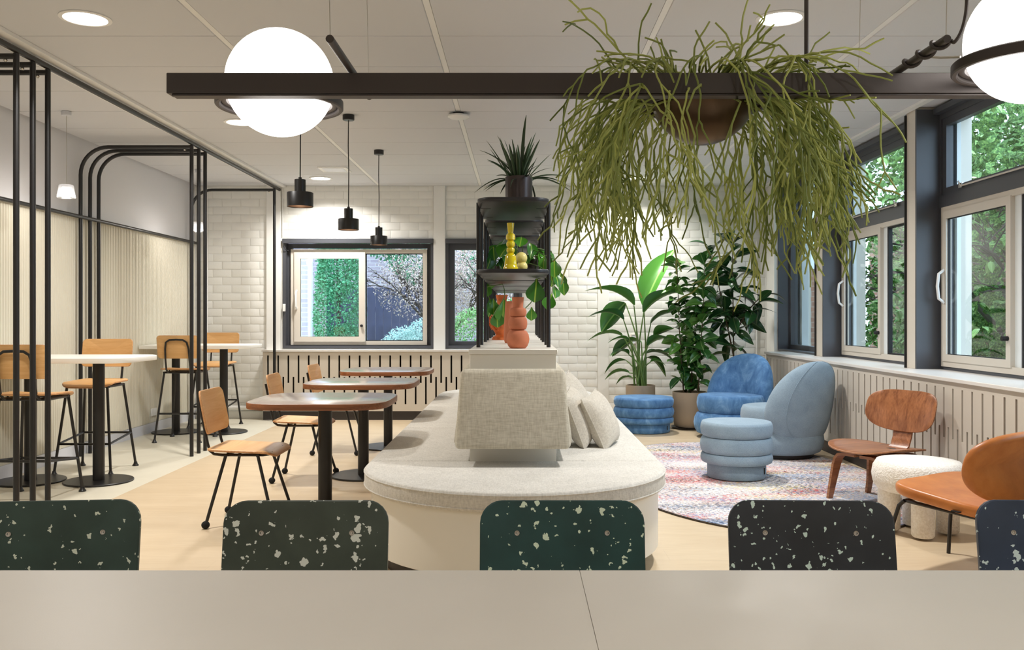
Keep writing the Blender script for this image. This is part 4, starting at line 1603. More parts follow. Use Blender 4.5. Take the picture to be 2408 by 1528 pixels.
# ================================================================== PENDANTS
# ---- three black metal pendants over the cafe tables
PN = [(-1.325, 5.38, 'black metal pendant lamp nearest, hanging below the glowing globe'),
      (-1.31, 6.83, 'black metal pendant lamp in the middle of the three'),
      (-1.305, 8.28, 'black metal pendant lamp farthest back, in front of the window')]
p0 = None
for i, (x, y, lab) in enumerate(PN):
    if p0 is None:
        p0 = thing('pendant_lamp', lab, 'pendant lamp', (0, 0, 0), 0, 'black pendant lamps over the cafe tables')
        zb = 1.875
        disc(MB(), 0.045, ZC - 0.042, ZC, seg=28).build('canopy', 'black', p0)
        MB().tube([(0, 0, zb + 0.17), (0.002, 0, zb + 0.45), (-0.002, 0, zb + 0.65), (0, 0, ZC - 0.04)], 0.0038, 8).build('cord', 'black', p0)
        MB().lathe([(0, zb + 0.178), (0.010, zb + 0.178), (0.010, zb + 0.165), (0.0335, zb + 0.164), (0.0335, zb + 0.088), (0.0775, zb + 0.085), (0.0785, zb + 0.083), (0.0785, zb), (0.0765, zb),
                    (0.0765, zb + 0.08), (0.02, zb + 0.082)], 40).build('shade', 'black', p0, angle=30)
        MB().lathe([(0.0762, zb + 0.004), (0.0762, zb + 0.079), (0.02, zb + 0.080)], 40).build('shade_lining', 'shade_in', p0, angle=30)
        MB().sphere((0, 0, zb + 0.045), 0.022, 16, 10).build('bulb', 'bulb', p0)
        ld = bpy.data.lights.new('pendant_spot', 'SPOT')
        ld.energy = 9.0
        ld.spot_size = math.radians(110)
        ld.spot_blend = 0.6
        ld.shadow_soft_size = 0.03
        ld.color = (1.0, 0.83, 0.62)
        lo = bpy.data.objects.new('lamp', ld)
        C.objects.link(lo)
        lo.parent = p0
        lo.location = (0, 0, zb + 0.012)
        o = p0
    else:
        o = copytree(p0)
    o.location = (x, y, 0)
    o['label'] = lab

# ---- two small glass pendants over the bar tables
for (x, y, lab) in ((-3.42, 6.71, 'small clear glass pendant over the nearer bar table'), (-3.38, 9.36, 'small clear glass pendant over the far bar table')):
    t = thing('glass_pendant', lab, 'pendant lamp', (x, y, 0), 0, 'small glass pendants over the bar tables')
    disc(MB(), 0.036, ZC - 0.034, ZC, seg=24).build('canopy', 'skirting', t)
    MB().tube([(0, 0, 2.20), (0.004, 0, 2.45), (0, 0, ZC - 0.03)], 0.0022, 6).build('cord', 'cable_clear', t)
    m = MB()
    nR = 40
    zz = [(0.045, 2.205), (0.052, 2.20), (0.056, 2.17), (0.061, 2.14), (0.065, 2.107)]
    m.lathe([(0, 2.207)] + zz + [(zz[-1][0] - 0.003, 2.107)] + [(r - 0.003, z - 0.002) for r, z in reversed(zz[:-1])], nR)
    m.build('glass_shade', 'shade_glass', t)
    MB().lathe([(0, 2.188), (0.03, 2.186), (0.040, 2.15), (0.044, 2.118), (0, 2.117)], 24).build('diffuser', 'shade_glow', t)
    ld = bpy.data.lights.new('glass_pendant_bulb', 'POINT')
    ld.energy = 5.0
    ld.shadow_soft_size = 0.04
    ld.color = (1.0, 0.93, 0.85)
    lo = bpy.data.objects.new('lamp', ld)
    C.objects.link(lo)
    lo.parent = t
    lo.location = (0, 0, 2.085)

# ---- bronze beam pendant with globes and a planter bowl
YBM, ZBM = 2.10, 1.757
XG1, XBOWL, XG2 = -0.614, 0.474, 1.112
YG1, YG2 = 2.283, 1.922
bp = thing('globe_pendant', 'bronze beam pendant with two glowing globes and a planter bowl', 'pendant lamp', (0, YBM, ZBM))
MB().rbox(-0.826, 1.62, -0.02, 0.02, -0.024, 0.024, 0.0015, 1).build('beam', 'bronze', bp)
MB().rbox(-0.815, 1.61, -0.016, 0.016, -0.029, -0.0245, 0.001, 1).build('beam_lip', 'bronze', bp)


def ring_prof():
    return [(0.146, -0.009), (0.149, -0.012), (0.157, -0.012), (0.160, -0.009), (0.160, 0.009), (0.157, 0.012), (0.149, 0.012), (0.146, 0.009), (0.146, -0.009)]


for nm_, x, y in (('globe', XG1, YG1), ('bowl', XBOWL, YG1), ('globe', XG2, YG2)):
    ly = y - YBM
    rg_ = MB().lathe(ring_prof(), 64).build('ring', 'bronze', bp, loc=(x, ly, 0))
    MB().lathe([(r - 0.0145, z * 0.6 + 0.004) for r, z in ring_prof()], 64).build('inner_ring', 'bronze', rg_)
    if nm_ == 'globe':
        MB().sphere((0, 0, 0.053), 0.1365, 48, 32).build('globe', 'globe', bp, loc=(x, ly, 0), angle=180)
    else:
        pr = []
        for k in range(17):
            a = -PI / 2 + (PI / 2) * k / 16
            pr.append((0.1355 * math.cos(a), 0.03 + 0.1355 * math.sin(a)))
        pr += [(0.130, 0.03)] + [(0.130 * math.cos(-PI / 2 * k / 10), 0.03 + 0.130 * math.sin(-PI / 2 * k / 10)) for k in range(1, 11)]
        MB().lathe(pr, 56).build('planter_bowl', 'bowl', bp, loc=(x, ly, 0))
for x in (-0.395, 0.895):
    MB().tube([(x, -0.245, 0.033), (x, 0.245, 0.033)], 0.0088, 12).build('cross_rod', 'bronze', bp)
    for yy in (-0.24, 0.24):
        MB().tube([(x, yy, 0.036), (x - 0.02 * (1 if x < 0 else -1), yy, ZC - ZBM)], 0.0011, 5).build('suspension_wire', 'cable_clear', bp)
MB().tube([(0.68, 0.0, 0.02), (0.68, 0.0, ZC - ZBM)], 0.005, 10).build('power_stem', 'bronze', bp)
pts = []
for k in range(60):
    f_ = k / 59
    a = f_ * 3 * 2 * PI
    pts.append((0.895 + 0.0125 * math.cos(a), -0.03 - 0.205 * f_, 0.033 + 0.0125 * math.sin(a)))
cp = [Vector(p) for p in (pts[-1], (0.910, -0.247, 0.026), (0.924, -0.25, 0.052), (0.933, -0.25, 0.10), (0.931, -0.25, 0.17), (0.92, -0.24, 0.4), (0.91, -0.22, 0.7), (0.905, -0.2, ZC - ZBM))]
for i in range(len(cp) - 1):
    q0, q1, q2, q3 = cp[max(i - 1, 0)], cp[i], cp[i + 1], cp[min(i + 2, len(cp) - 1)]
    for k in range(1, 7):
        u = k / 6
        pts.append(tuple(0.5 * ((2 * q1) + (q2 - q0) * u + (2 * q0 - 5 * q1 + 4 * q2 - q3) * u * u + (3 * q1 - q0 - 3 * q2 + q3) * u ** 3)))
MB().tube(pts, 0.0038, 7).build('power_cable', 'bronze', bp)
MB().tube([(0.895, -0.09, 0.043), (0.94, -0.12, 0.03), (0.965, -0.16, 0.02)], 0.0028, 6).build('globe_cable', 'cable_clear', bp)


# ================================================================== PLANTS
def leaf_mesh(name, L, W, a=1.0, b=0.8, droop=0.2, fold=0.25, mat='leaf_fiddle', n=7, wave=0.0):
    vs, fs = [], []
    for i in range(n + 1):
        t_ = i / n
        wd = W / 2 * max(0.02, math.sin(PI * min(0.995, max(0.012, t_)) ** a)) ** b
        y_ = L * (t_ - droop * 0.35 * t_ * t_)
        z_ = -droop * L * t_ * t_
        for j, k in enumerate((-1, -0.5, 0, 0.5, 1)):
            wv = wave * W * math.sin(t_ * 14 + k * 2) * abs(k)
            vs.append((k * wd, y_, z_ + fold * wd * k * k * 1.2 + wv))
    for i in range(n):
        for j in range(4):
            fs.append((5 * i + j, 5 * i + j + 1, 5 * i + j + 6, 5 * i + j + 5))
    return MB().add(vs, fs).mesh(name, mat, angle=180)


def orient(pos, d, roll=0.0, sc=1.0, up=Vector((0, 0, 1))):
    y = Vector(d).normalized()
    x = y.cross(up)
    if x.length < 1e-3:
        x = Vector((1, 0, 0))
    x.normalize()
    z = x.cross(y)
    M = Matrix((x, y, z)).transposed().to_4x4()
    return Matrix.Translation(pos) @ M @ Matrix.Rotation(roll, 4, 'Y') @ Matrix.Scale(sc, 4)


def pot_prof(r, h, wall=0.012):
    return [(0, 0), (r * 0.86, 0), (r * 0.9, 0.01), (r, h * 0.35), (r * 1.0, h), (r - wall, h), (r - wall, h - 0.03), (r - wall, h - 0.035)]


def potted(name, label, cat, loc, r, h, potmat, soil=True, saucer=False):
    t = thing(name, label, cat, loc)
    z0 = 0.022 if saucer else 0.0
    MB().lathe([(a, b + z0) for a, b in pot_prof(r, h)], 44).build('pot', potmat, t)
    if soil:
        MB().lathe([(0, h - 0.03 + z0), (r - 0.013, h - 0.035 + z0)], 32).build('soil', 'soil', t)
    if saucer:
        MB().lathe([(0, 0), (r * 1.0, 0), (r * 1.10, 0.022), (r * 1.07, 0.022), (r * 0.97, 0.008), (0, 0.008)], 40).build('saucer', 'black', t)
    return t


# ---- strelitzia
DS = 9.93
base = at(1506, 905, DS)
st = potted('potted_strelitzia', 'tall broad-leaved plant in a sand pot behind the blue pouf', 'plant', (base.x, DS, 0), 0.163, 0.445, 'pot_sand')
lfA = leaf_mesh('leaf', 1.0, 0.42, 0.85, 0.75, 0.25, 0.55, 'leaf_banana', 10, 0.012)
lfB = leaf_mesh('leaf', 1.0, 0.36, 0.8, 0.75, 0.55, 0.5, 'leaf_banana', 10, 0.012)
rs = random.Random(3)
LV = [((1517, 722), (1569, 575), 0.06, 0, 0.82, 0.7), ((1489, 718), (1405, 664), -0.10, 1, 1.0, 0.2), ((1472, 712), (1412, 770), 0.10, 0, 1.35, 0.9), ((1464, 752), (1396, 728), -0.16, 1, .8, 0.2),
      ((1468, 792), (1402, 786), 0.14, 1, 0.7, 0), ((1512, 735), (1578, 672), -0.14, 1, 1.0, -0.4), ((1532, 762), (1590, 722), 0.10, 1, 1.1, -0.3), ((1520, 812), (1566, 786), -0.18, 1, 1.2, -0.3),
      ((1522, 832), (1580, 838), 0.12, 1, 0.9, 0), ((1478, 800), (1436, 796), -0.06, 1, 0.9, 0.2), ((1487, 802), (1446, 828), 0.18, 0, 1.2, 0.6), ((1512, 806), (1472, 812), 0.22, 1, 1.1, 0.3),
      ((1474, 848), (1434, 868), 0.12, 1, .8, .2), ((1482, 878), (1440, 884), 0.2, 1, .8, .1), ((1524, 842), (1564, 872), 0.18, 1, .9, -.2), ((1488, 890), (1460, 898), 0.16, 1, .8, 0),
      ((1528, 850), (1558, 852), -0.1, 1, 1.1, -.4), ((1510, 860), (1514, 896), 0.2, 0, 1.2, .3), ((1475, 832), (1438, 822), -0.2, 1, .9, 0), ((1534, 790), (1572, 760), -0.2, 0, 1.2, -.5)]
for i, (a, b, dd, kind, ws, roll) in enumerate(LV):
    A = at(a[0], a[1], DS) - Vector((base.x, DS, 0))
    B = at(b[0], b[1], DS) - Vector((base.x, DS, 0))
    A.y += dd * 0.6
    B.y += dd * 1.4
    root = Vector((rs.uniform(-0.06, 0.06), rs.uniform(-0.06, 0.06), 0.40))
    mid = root.lerp(A, 0.55) + Vector(((root.x - A.x) * 0.25, 0, 0.05))
    MB().tube([root, root.lerp(mid, 0.5) + Vector((0, 0, .01)), mid, mid.lerp(A, 0.6) + Vector((0, 0, 0.008)), A], [0.012, 0.011, 0.009, 0.007, 0.006], 7).build('stem', 'stem_green', st)
    d = B - A
    L = d.length * (1.12 if kind == 0 else 1.3)
    if kind == 1:
        d = d + Vector((0, 0, 0.42 * d.length))
    o = inst('leaf', lfA if kind == 0 else lfB, st, mat=orient(A, d, roll, 1.0) @ Matrix.Diagonal((L * ws, L, L, 1)))

# ---- fiddle-leaf ficus
DF = 9.62
fx = at(1622, 0, DF).x
ff = potted('potted_ficus', 'bushy upright ficus in a large sand pot on a black saucer', 'plant', (fx, DF, 0), 0.185, 0.375, 'pot_sand', saucer=True)
lf1 = leaf_mesh('leaf', 1.0, 0.62, 1.25, 0.7, 0.30, 0.35, 'leaf_fiddle', 6, 0.02)
lf2 = leaf_mesh('leaf', 1.0, 0.52, 1.2, 0.7, 0.55, 0.45, 'leaf_fiddle', 6, 0.02)
for si, (bx, tx, ty, ddy, nl) in enumerate(((1606, 1592, 618, 0.03, 60), (1640, 1656, 608, -0.05, 68), (1625, 1640, 690, 0.09, 34))):
    A = at(bx, 915, DF) - Vector((fx, DF, 0))
    B = at(tx, ty, DF) - Vector((fx, DF, 0))
    A.y += ddy * 0.4
    B.y += ddy
    A.z = 0.36
    pts = [A.lerp(B, k / 6) + Vector((rs.uniform(-.012, .012), rs.uniform(-.012, .012), 0)) for k in range(7)]
    MB().tube(pts, [0.008 - 0.0008 * k for k in range(7)], 7).build('stem', 'stem_brown', ff)
    for k in range(nl):
        f_ = (k + 0.6) / nl
        q = A.lerp(B, 0.06 + 0.94 * f_)
        a = k * 2.4 + si
        elev = rs.uniform(-0.7, 1.2) + (0.9 if f_ > 0.93 else 0)
        d = Vector((math.cos(a), math.sin(a) * 0.9, elev))
        L = rs.uniform(0.16, 0.235) * (0.85 if f_ < 0.15 else 1.0)
        inst('leaf', rs.choice((lf1, lf2)), ff, mat=orient(q, d, rs.uniform(-1.0, 1.0), L))

# ---- rubber plant
DR = 9.86
rx = at(1726, 0, DR).x
rp = potted('potted_rubber_plant', 'dark rubber plant rising behind the blue armchair', 'plant', (rx, DR, 0), 0.17, 0.36, 'pot_sand')
lr = leaf_mesh('leaf', 1.0, 0.46, 1.0, 0.7, 0.30, 0.3, 'leaf_rubber', 7)
lr2 = leaf_mesh('leaf', 1.0, 0.42, 1.0, 0.7, 0.7, 0.3, 'leaf_rubber', 7)
A = Vector((0, 0, 0.34))
for bi, (bx, by, br2, nl) in enumerate(((1722, 560, 0.0, 42), (1672, 575, 0.05, 20), (1796, 690, -0.06, 14))):
    B = at(bx, by, DR) - Vector((rx, DR, 0))
    B.y += br2
    s0_ = A if bi == 0 else Vector((0, 0, 0.75 if bi == 1 else 1.0))
    pts = [s0_.lerp(B, k / 6) + Vector((0, 0, 0.06 * math.sin(PI * k / 6) if bi == 2 else 0)) for k in range(7)]
    MB().tube(pts, [0.010 - 0.001 * k for k in range(7)], 7).build('stem', 'stem_brown', rp)
    for k in range(nl):
        f_ = (k + 0.5) / nl
        q = s0_.lerp(B, 0.22 + 0.78 * f_)
        a = k * 2.4 + bi * 1.3
        d = Vector((math.cos(a), math.sin(a) * 0.8, rs.uniform(-0.6, 1.2) + (0.9 if f_ > 0.9 else 0)))
        L = rs.uniform(0.22, 0.32)
        p = q + d.normalized() * 0.035
        MB().tube([q, p], 0.0035, 5).build('leaf_stalk', 'stem_green', rp)
        inst('leaf', rs.choice((lr, lr2)), rp, mat=orient(p, d, rs.uniform(-1.0, 1.0), L))

# ---- snake plant on the top tray
ZTT = 1.038 + ZTOP + 0.0225
sn = potted('potted_snake_plant', 'spiky dark snake plant in a gunmetal pot on the top tray', 'plant', (cxm + 0.03, 5.02, ZTT), 0.077, 0.162, 'pot_dark')
sl = [leaf_mesh('leaf', 1.0, 0.075, 0.8, 0.55, dr, 0.5, 'leaf_snake', 9) for dr in (0.05, 0.35, 0.75)]
for k in range(58):
    a = rs.uniform(0, 2 * PI)
    el = rs.choice((0.55, 0.8, 1.2, 1.8, 2.6, 4.0))
    L = rs.uniform(0.17, 0.31)
    if k == 0:
        a, el, L = 1.0, 30.0, 0.41
    d = Vector((math.cos(a), math.sin(a), el))
    q = Vector((0.045 * rs.random() * math.cos(a), 0.045 * rs.random() * math.sin(a), 0.125))
    inst('leaf', sl[0] if el > 2 else rs.choice(sl[1:] if el < 1 else sl[:2]), sn, mat=orient(q, d, rs.uniform(-.6, .6), L))

# ---- two trailing pothos on the middle tray
lp_ = leaf_mesh('leaf', 1.0, 0.78, 1.9, 0.62, 0.35, 0.25, 'leaf_pothos', 7)
lp2 = leaf_mesh('leaf', 1.0, 0.62, 1.9, 0.62, 0.6, 0.45, 'leaf_pothos', 7)


def pothos(label, loc, trails, crown, seed):
    r_ = random.Random(seed)
    t = potted('potted_pothos', label, 'plant', loc, 0.085, 0.11, 'pot_dark')
    base_ = Vector(loc)
    for k in range(crown):
        a = k * 2.4
        q = Vector((0.03 * math.cos(a), 0.03 * math.sin(a), 0.09))
        e = Vector((r_.uniform(0.06, 0.14) * math.cos(a), r_.uniform(0.06, 0.16) * math.sin(a), r_.uniform(0.12, 0.26)))
        if e.z > 0.21:
            e.x *= 0.8
        MB().tube([q, q.lerp(e, .5) + Vector((0, 0, .03)), e], 0.0025, 5).build('stem', 'stem_green', t)
        d = Vector((math.cos(a), math.sin(a) - 0.5, -0.5))
        inst('leaf', r_.choice((lp_, lp2)), t, mat=orient(e, d, r_.uniform(-.4, .4), r_.uniform(0.105, 0.15)))
    for tr in trails:
        pts = [at(px, py, d_) - base_ for (px, py, d_) in tr]
        pts = [Vector((0, 0, 0.10)), pts[0].lerp(Vector((0, 0, 0.1)), .5) + Vector((0, 0, .05))] + pts
        MB().tube(pts, 0.0028, 6).build('stem', 'stem_green', t)
        for p in pts[2:]:
            d = Vector((r_.uniform(-.6, .6), -0.7, -0.9))
            inst('leaf', r_.choice((lp_, lp2)), t, mat=orient(p, d, r_.uniform(-.4, .4), r_.uniform(0.10, 0.145)))
    return t


pA = pothos('trailing heart-leaved plant on the middle tray, behind the yellow candlestick', (cxm + 0.06, 5.62, ZS),
       [[(1296, 600, 5.55), (1302, 640, 5.5), (1300, 668, 5.5)], [(1303, 620, 5.7), (1318, 640, 5.65), (1324, 655, 5.65)], [(1282, 600, 5.35), (1304, 610, 5.25), (1298, 690, 5.3)],
        [(1296, 590, 5.8), (1308, 625, 5.8)]], 17, 4)
pB = pothos('trailing heart-leaved plant farther back on the middle tray', (cxm - 0.06, 6.40, ZS),
       [[(1148, 620, 6.35), (1142, 660, 6.3), (1150, 700, 6.2)], [(1152, 600, 6.5), (1146, 640, 6.5)], [(1160, 580, 6.2), (1150, 590, 6.2)]], 16, 9)
# a few hanging tendrils below the tray
for (pl, side, tr, lv) in ((pB, -1, [(1182, 668, 6.08), (1186, 680, 6.06), (1186, 700, 6.05), (1170, 725, 6.0), (1158, 745, 6.0)], [(1184, 703, 0.17), (1160, 702, 0.12), (1168, 728, .13)]),
                           (pA, 1, [(1262, 690, 5.6), (1248, 712, 5.6), (1232, 728, 5.6)], [(1250, 722, 0.09)]), (pA, 1, [(1282, 650, 5.25), (1264, 656, 5.22)], [(1262, 655, 0.15)])):
    base_ = Vector(pl.location)
    y0_ = tr[0][2]
    path = [Vector((0, 0, 0.10)), Vector((cxm + side * 0.15, y0_ + 0.06, ZS + 0.05)) - base_, Vector((cxm + side * 0.215, y0_ + 0.03, ZS + 0.01)) - base_, Vector((cxm + side * 0.21, y0_, ZS - 0.05)) - base_]
    MB().tube(path + [at(a, b, c) - base_ for a, b, c in tr], 0.003, 6).build('stem', 'stem_green', pl)
    for (a, b, L) in lv:
        inst('leaf', lp_, pl, mat=orient(at(a, b, y0_) - base_, Vector((rs.uniform(-.25, .25), -0.35, -1)), rs.uniform(-.3, .3), L))

# ---- hanging rhipsalis in the bowl
rb = thing('hanging_cactus', 'trailing mistletoe cactus spilling from the bronze bowl', 'plant', (XBOWL, YG1, 1.80))
MB().lathe([(0, -0.03), (0.126, -0.035)], 32).build('soil', 'soil', rb)
rr = random.Random(21)


def strand(mb, p, d, steps, zend, g, depth, rad):
    pts = [p.copy()]
    brs = []
    for i in range(steps):
        L = rr.uniform(0.032, 0.068)
        d = d + Vector((rr.gauss(0, 0.30), rr.gauss(0, 0.30), -g + rr.gauss(0, 0.16)))
        d.normalize()
        q = p + d * L
        h = Vector((q.x, q.y, q.z + 0.015))
        if h.length < 0.152 and q.z < 0.0:
            k = Vector((q.x, q.y, q.z + 0.015))
            q = k.normalized() * 0.155 - Vector((0, 0, 0.015))
        wy = q.y + YG1
        if 2.055 < wy < 2.145 and -0.10 < q.z < 0.0 and abs(q.x) > 0.0:
            if q.z > -0.05:
                q.z = 0.012
            else:
                q.y = 2.045 - YG1
        pts.append((p + q) / 2 + Vector((rr.gauss(0, .002), rr.gauss(0, .002), 0.002)))
        pts.append(q.copy())
        p = q
        if depth < 2 and i > 1 and rr.random() < (0.55 if depth == 0 else 0.35):
            brs.append((p.copy(), d.copy(), steps - i - 1))
        if p.z < zend or abs(p.x) > 0.37:
            break
    n = len(pts)
    mb.tube(pts, [rad * (1.0 - 0.25 * k / n) for k in range(n)], 5)
    for (q, dd, ns) in brs:
        ax = Vector((rr.gauss(0, 1), rr.gauss(0, 1), rr.gauss(0, .4))).normalized()
        d2 = Matrix.Rotation(rr.choice((-1, 1)) * rr.uniform(0.45, 0.95), 3, ax) @ dd
        strand(mb, q, d2, max(1, min(ns, rr.randint(1, 6))), zend, g * 0.8, depth + 1, rad * 0.9)


for i in range(245):
    u = rr.random()
    if u < 0.40:
        ph = rr.gauss(PI, 0.62)
    elif u < 0.80:
        ph = rr.gauss(0.0, 0.62)
    else:
        ph = rr.uniform(0, 2 * PI)
    rad0 = rr.uniform(0.02, 0.11)
    p = Vector((rad0 * math.cos(ph), rad0 * math.sin(ph), -0.03))
    upv = rr.uniform(0.25, 1.1)
    d = Vector((math.cos(ph), math.sin(ph) * (0.6 if math.sin(ph) < 0 else 0.9), upv)).normalized()
    m = MB()
    if i < 50:      # short upright shoots
        d = Vector((math.cos(ph) * .7, math.sin(ph) * .7, rr.uniform(0.7, 2.4))).normalized()
        strand(m, p, d, rr.randint(2, 4 if i < 14 else 3), -9, 0.08, 0, 0.003)
    elif i < 88:    # sideways shoots
        d = Vector((math.cos(ph), math.sin(ph) * 0.6, rr.uniform(0.3, 0.7))).normalized()
        strand(m, p, d, rr.randint(3, 6), -9, 0.16, 0, 0.003)
    else:
        sx = math.cos(ph)
        zend = rr.uniform(-0.46, -0.12) - (0.05 if sx > 0.2 else 0.0)
        strand(m, p, d, rr.randint(9, 15), zend, rr.uniform(0.34, 0.66), 0, rr.uniform(0.0025, 0.0031))
    m.build('stem', 'rhip', rb)

# ================================================================== GARDEN OUTSIDE
gd = MB().box(-14, 18, YB + 0.3, 26, -0.3, -0.25).box(3.4, 18, -6, YB + 0.3, -0.3, -0.25).build('ground', 'lawn', smooth=False)
struct(gd, 'garden ground outside the windows', 'ground')


def cloud(name, ells, n, size, mat, parent, seed, shell=0.75, aspect=2.0, down=0.0):
    g = np.random.default_rng(seed)
    P, Dr = [], []
    vol = np.array([e[1][0] * e[1][1] * e[1][2] for e in ells]) ** 0.75
    cnt = np.maximum(1, (vol / vol.sum() * n).astype(int))
    for (c, r), k in zip(ells, cnt):
        v = g.normal(size=(k, 3))
        v /= np.linalg.norm(v, axis=1)[:, None]
        rad = shell + (1 - shell) * g.random((k, 1)) ** 0.5
        P.append(np.array(c) + v * rad * np.array(r))
        Dr.append(v)
    P = np.concatenate(P)
    Dr = np.concatenate(Dr)
    k = len(P)
    d = g.normal(size=(k, 3)) + Dr * 0.8
    d[:, 2] -= down
    d /= np.linalg.norm(d, axis=1)[:, None]
    s_ = np.cross(d, g.normal(size=(k, 3)))
    s_ /= np.linalg.norm(s_, axis=1)[:, None]
    L = size * (0.6 + 0.8 * g.random((k, 1)))
    V = np.empty((k, 4, 3))
    V[:, 0] = P
    V[:, 1] = P + d * L * 0.5 + s_ * L * 0.5 / aspect
    V[:, 2] = P + d * L
    V[:, 3] = P + d * L * 0.5 - s_ * L * 0.5 / aspect
    me = bpy.data.meshes.new(name)
    me.vertices.add(4 * k)
    me.vertices.foreach_set('co', V.reshape(-1))
    me.loops.add(4 * k)
    me.loops.foreach_set('vertex_index', np.arange(4 * k, dtype=np.int32))
    me.polygons.add(k)
    me.polygons.foreach_set('loop_start', np.arange(0, 4 * k, 4, dtype=np.int32))
    me.materials.append(MAT[mat])
    me.update(calc_edges=True)
    o = bpy.data.objects.new(name, me)
    C.objects.link(o)
    o.parent = parent
    return tag(o, kind='stuff')


def shrub(name, label, cat, loc, ells, n, size, mat, seed, **kw):
    t = thing(name, label, cat, loc)
    m = MB()
    rq = random.Random(seed)
    for (c, r) in ells:
        m.tube([(0, 0, -0.26), (c[0] * .5, c[1] * .5, c[2] * 0.5), (c[0], c[1], c[2] + r[2] * .5)], [0.03, 0.015, 0.006], 6)
    m.build('trunk', 'bark', t)
    cloud('foliage', ells, n, size, mat, t, seed, **kw)
    return t


hs = MB().box(-9, 4.5, 18.5, 18.8, -0.26, 5.5).build('garden_house', 'brick_out', smooth=False)
struct(hs, 'pale brick house beyond the garden fence', 'building')
hb = thing('brick_annex', 'pale brick building edge with a white downpipe at the left window', 'building', (-3.37, 14.2, 0))
MB().box(-4.0, 0.0, 0.0, 0.4, -0.26, 4.5).build('brick_wall', 'brick_out', hb, smooth=False)
MB().tube([(0.045, -0.03, -0.26), (0.045, -0.03, 4.5)], 0.036, 14).build('downpipe', 'frame_white', hb)
fn_ = thing('board_fence', 'dark board fence across the garden behind the bushes', 'fence', (-3.3, 15.2, 0))
bm_ = MB().rbox(-0.068, 0.068, 0, 0.02, -0.26, 1.68, 0.002, 1).mesh('board', 'fence')
for k in range(14):
    inst('board', bm_, fn_, (0.07 + k * 0.14, RN.uniform(0, 0.01), RN.uniform(-0.03, 0.03)))
MB().box(0, 1.96, 0.02, 0.06, 0.3, 0.38).box(0, 1.96, 0.02, 0.06, 1.3, 1.38).build('rail', 'fence', fn_, smooth=False)
shrub('cypress_tree', 'dense green conifer filling the left pane of the garden window', 'tree', (-2.62, 13.0, 0), [((0, 0, 1.2), (0.36, 0.42, 1.5)), ((0.1, 0, 0.4), (0.36, 0.4, 0.7)), ((-0.05, 0, 2.3), (0.28, 0.3, 0.9))],
      26000, 0.045, 'fol_cypress', 1)
shrub('pale_bush', 'pale grey-green bush low in the garden window', 'bush', (-1.62, 12.2, 0), [((0.05, 0, 0.45), (0.42, 0.4, 0.62)), ((0.35, 0.1, 0.55), (0.4, 0.4, 0.65)), ((-0.25, 0, 0.3), (0.25, 0.3, 0.5))],
      16000, 0.034, 'fol_light', 2)
tr_ = thing('autumn_tree', 'bare twiggy tree with pinkish leaves in the garden window', 'tree', (-1.05, 13.2, 0))
m = MB()
rq = random.Random(8)


def limb(m, p, d, L, r, lev):
    q = p + d * L
    m.tube([p, (p + q) / 2 + Vector((rq.gauss(0, .02), rq.gauss(0, .02), .02)), q], [r, r * .85, r * .7], 6)
    if lev <= 0:
        return
    for _ in range(3):
        dd = (d + Vector((rq.gauss(0, .55), rq.gauss(0, .4), rq.gauss(0.05, .4)))).normalized()
        limb(m, p + d * L * rq.uniform(.55, 1), dd, L * rq.uniform(.55, .8), r * .62, lev - 1)


limb(m, Vector((0, 0, -0.26)), Vector((0.02, 0, 1)), 1.15, 0.05, 0)
for d in ((-0.8, 0.0, 0.75), (-0.4, 0.1, 0.9), (0.6, -0.1, 0.8)):
    limb(m, Vector((0, 0, 0.85)), Vector(d).normalized(), 0.6, 0.03, 4)
m.build('trunk', 'bark', tr_)
cloud('foliage', [((-0.45, 0, 1.75), (0.7, 0.4, 0.6)), ((0.25, 0, 1.7), (0.6, 0.4, 0.7))], 9000, 0.032, 'fol_autumn', tr_, 5, shell=0.1)
shrub('garden_bush', 'fresh green bush in the narrow window behind the shelf', 'bush', (-0.55, 12.6, 0), [((0, 0, 0.6), (0.6, 0.5, 0.75)), ((0.6, 0.2, 0.7), (0.5, 0.5, 0.8))], 11000, 0.045, 'fol_green', 6)
shrub('garden_tree', 'yellowing tree above the green bush in the narrow window', 'tree', (-0.35, 14.2, 0), [((0, 0, 1.9), (0.9, 0.6, 1.0)), ((0.7, 0, 1.6), (0.6, 0.5, 0.8))], 9000, 0.05, 'fol_autumn', 7, shell=0.5)
shrub('garden_tree', 'teal-green tree far behind the twiggy tree', 'tree', (-2.0, 17.0, 0), [((0.5, 0, 2.6), (1.1, 0.6, 0.9)), ((-0.4, 0, 3.0), (0.8, 0.5, 0.7))], 9000, 0.07, 'fol_cypress', 9)

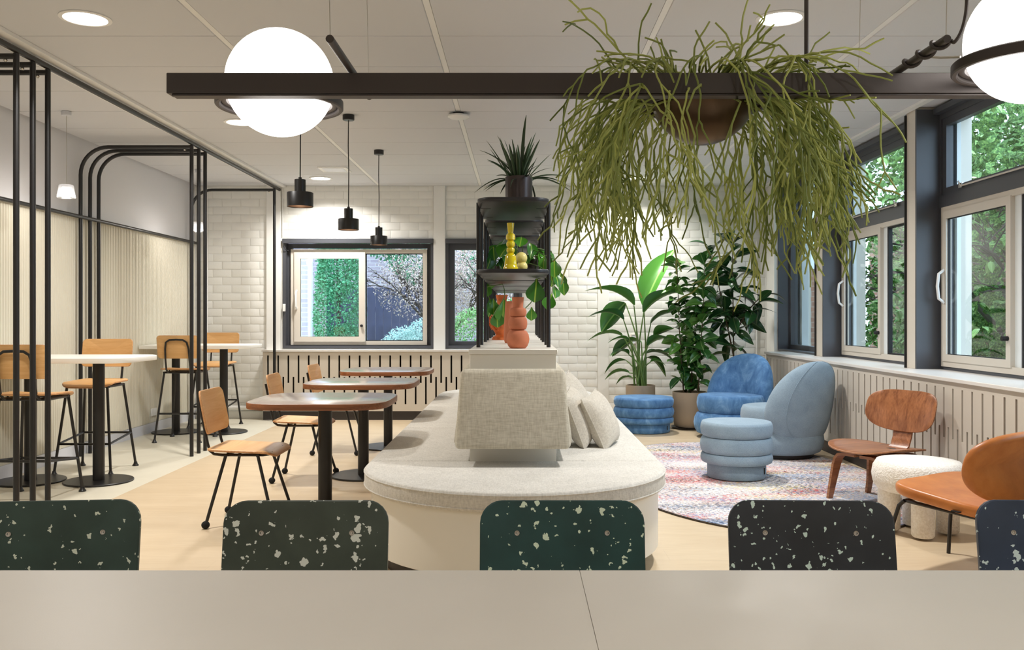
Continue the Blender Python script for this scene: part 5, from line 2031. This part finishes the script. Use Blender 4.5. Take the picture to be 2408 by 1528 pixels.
# right-hand side: brick wall and a leafy tree close to the glass
sw = MB().box(7.5, 7.9, 3.0, 19.0, -0.26, 3.2).build('garden_wall', 'brick_side', smooth=False)
struct(sw, 'brown brick garden wall outside the right-hand windows', 'building')
nb = thing('neighbour_wall', 'pale brick return outside the farthest right-hand window', 'building', (3.70, 12.9, 0))
MB().box(0.0, 0.75, 0.0, 0.25, -0.26, 1.9).build('brick_wall', 'brick_side', nb, smooth=False)
MB().box(-0.02, 0.75, -0.01, 0.26, 1.9, 3.2).build('white_fascia', 'frame_white', nb, smooth=False)
lt_ = thing('leafy_tree', 'leafy cherry-like tree close outside the right-hand windows', 'tree', (4.9, 8.6, -0.26))
m = MB()
rq = random.Random(31)
limb(m, Vector((0, 0, 0)), Vector((0.02, 0.0, 1)), 1.3, 0.07, 0)
for d in ((-0.5, 0.5, 0.8), (-0.3, -0.7, 0.7), (0.2, 0.8, 0.9), (0.1, -0.5, 0.9), (0.4, 0.1, 1.0)):
    limb(m, Vector((0, 0, 1.1)), Vector(d).normalized(), 0.9, 0.035, 4)
m.build('trunk', 'bark', lt_)
lo_ = leaf_mesh('leaf', 1.0, 0.46, 0.95, 0.8, 0.35, 0.3, 'leaf_out', 5)
rq = random.Random(77)
cnt = 0
while cnt < 300:
    # clusters that the room can see through the two windows
    yy = rq.uniform(6.6, 11.0)
    k = yy / rq.uniform(5.0, 8.4)
    xx = 3.12 * k
    if not (3.65 < xx < 4.75):
        continue
    z = H + (rq.uniform(0.95, 2.64) - H) * k
    if rq.random() > (0.9 if z > 2.0 else 0.5):
        continue
    c = Vector((xx - 4.9, yy - 8.6, z + 0.26))
    ax = rq.uniform(0, 2 * PI)
    for j in range(rq.randint(5, 7)):
        if cnt >= 300:
            break
        a = ax + j * 1.05
        d = Vector((math.cos(a), math.sin(a), rq.uniform(-0.9, 0.1)))
        inst('leaf', lo_, lt_, mat=orient(c + d * 0.02, d, rq.uniform(-.5, .5), rq.uniform(0.09, 0.145)))
        cnt += 1
cloud('foliage', [((0.1, 0.2, 2.5), (1.0, 2.6, 1.3)), ((0.3, 2.2, 1.6), (0.9, 1.4, 1.2)), ((0.2, -1.8, 2.2), (0.8, 1.3, 1.2)), ((0.4, 0.5, 1.0), (0.8, 2.4, 0.7)), ((0.6, 1.0, 3.6), (0.9, 2.8, 0.9))], 9500, 0.12, 'fol_dark', lt_, 41, shell=0.35, aspect=1.9, down=0.4)
shrub('hedge', 'dense dark hedge at the foot of the brick garden wall', 'hedge', (6.6, 11.5, 0), [((0, 0, 1.6), (0.6, 4.0, 2.3)), ((0, 4.0, 2.2), (0.6, 3.0, 3.0)), ((0, 0.5, 4.2), (0.6, 3.6, 1.2))], 20000, 0.12, 'fol_dark', 12, shell=0.6, aspect=1.9)
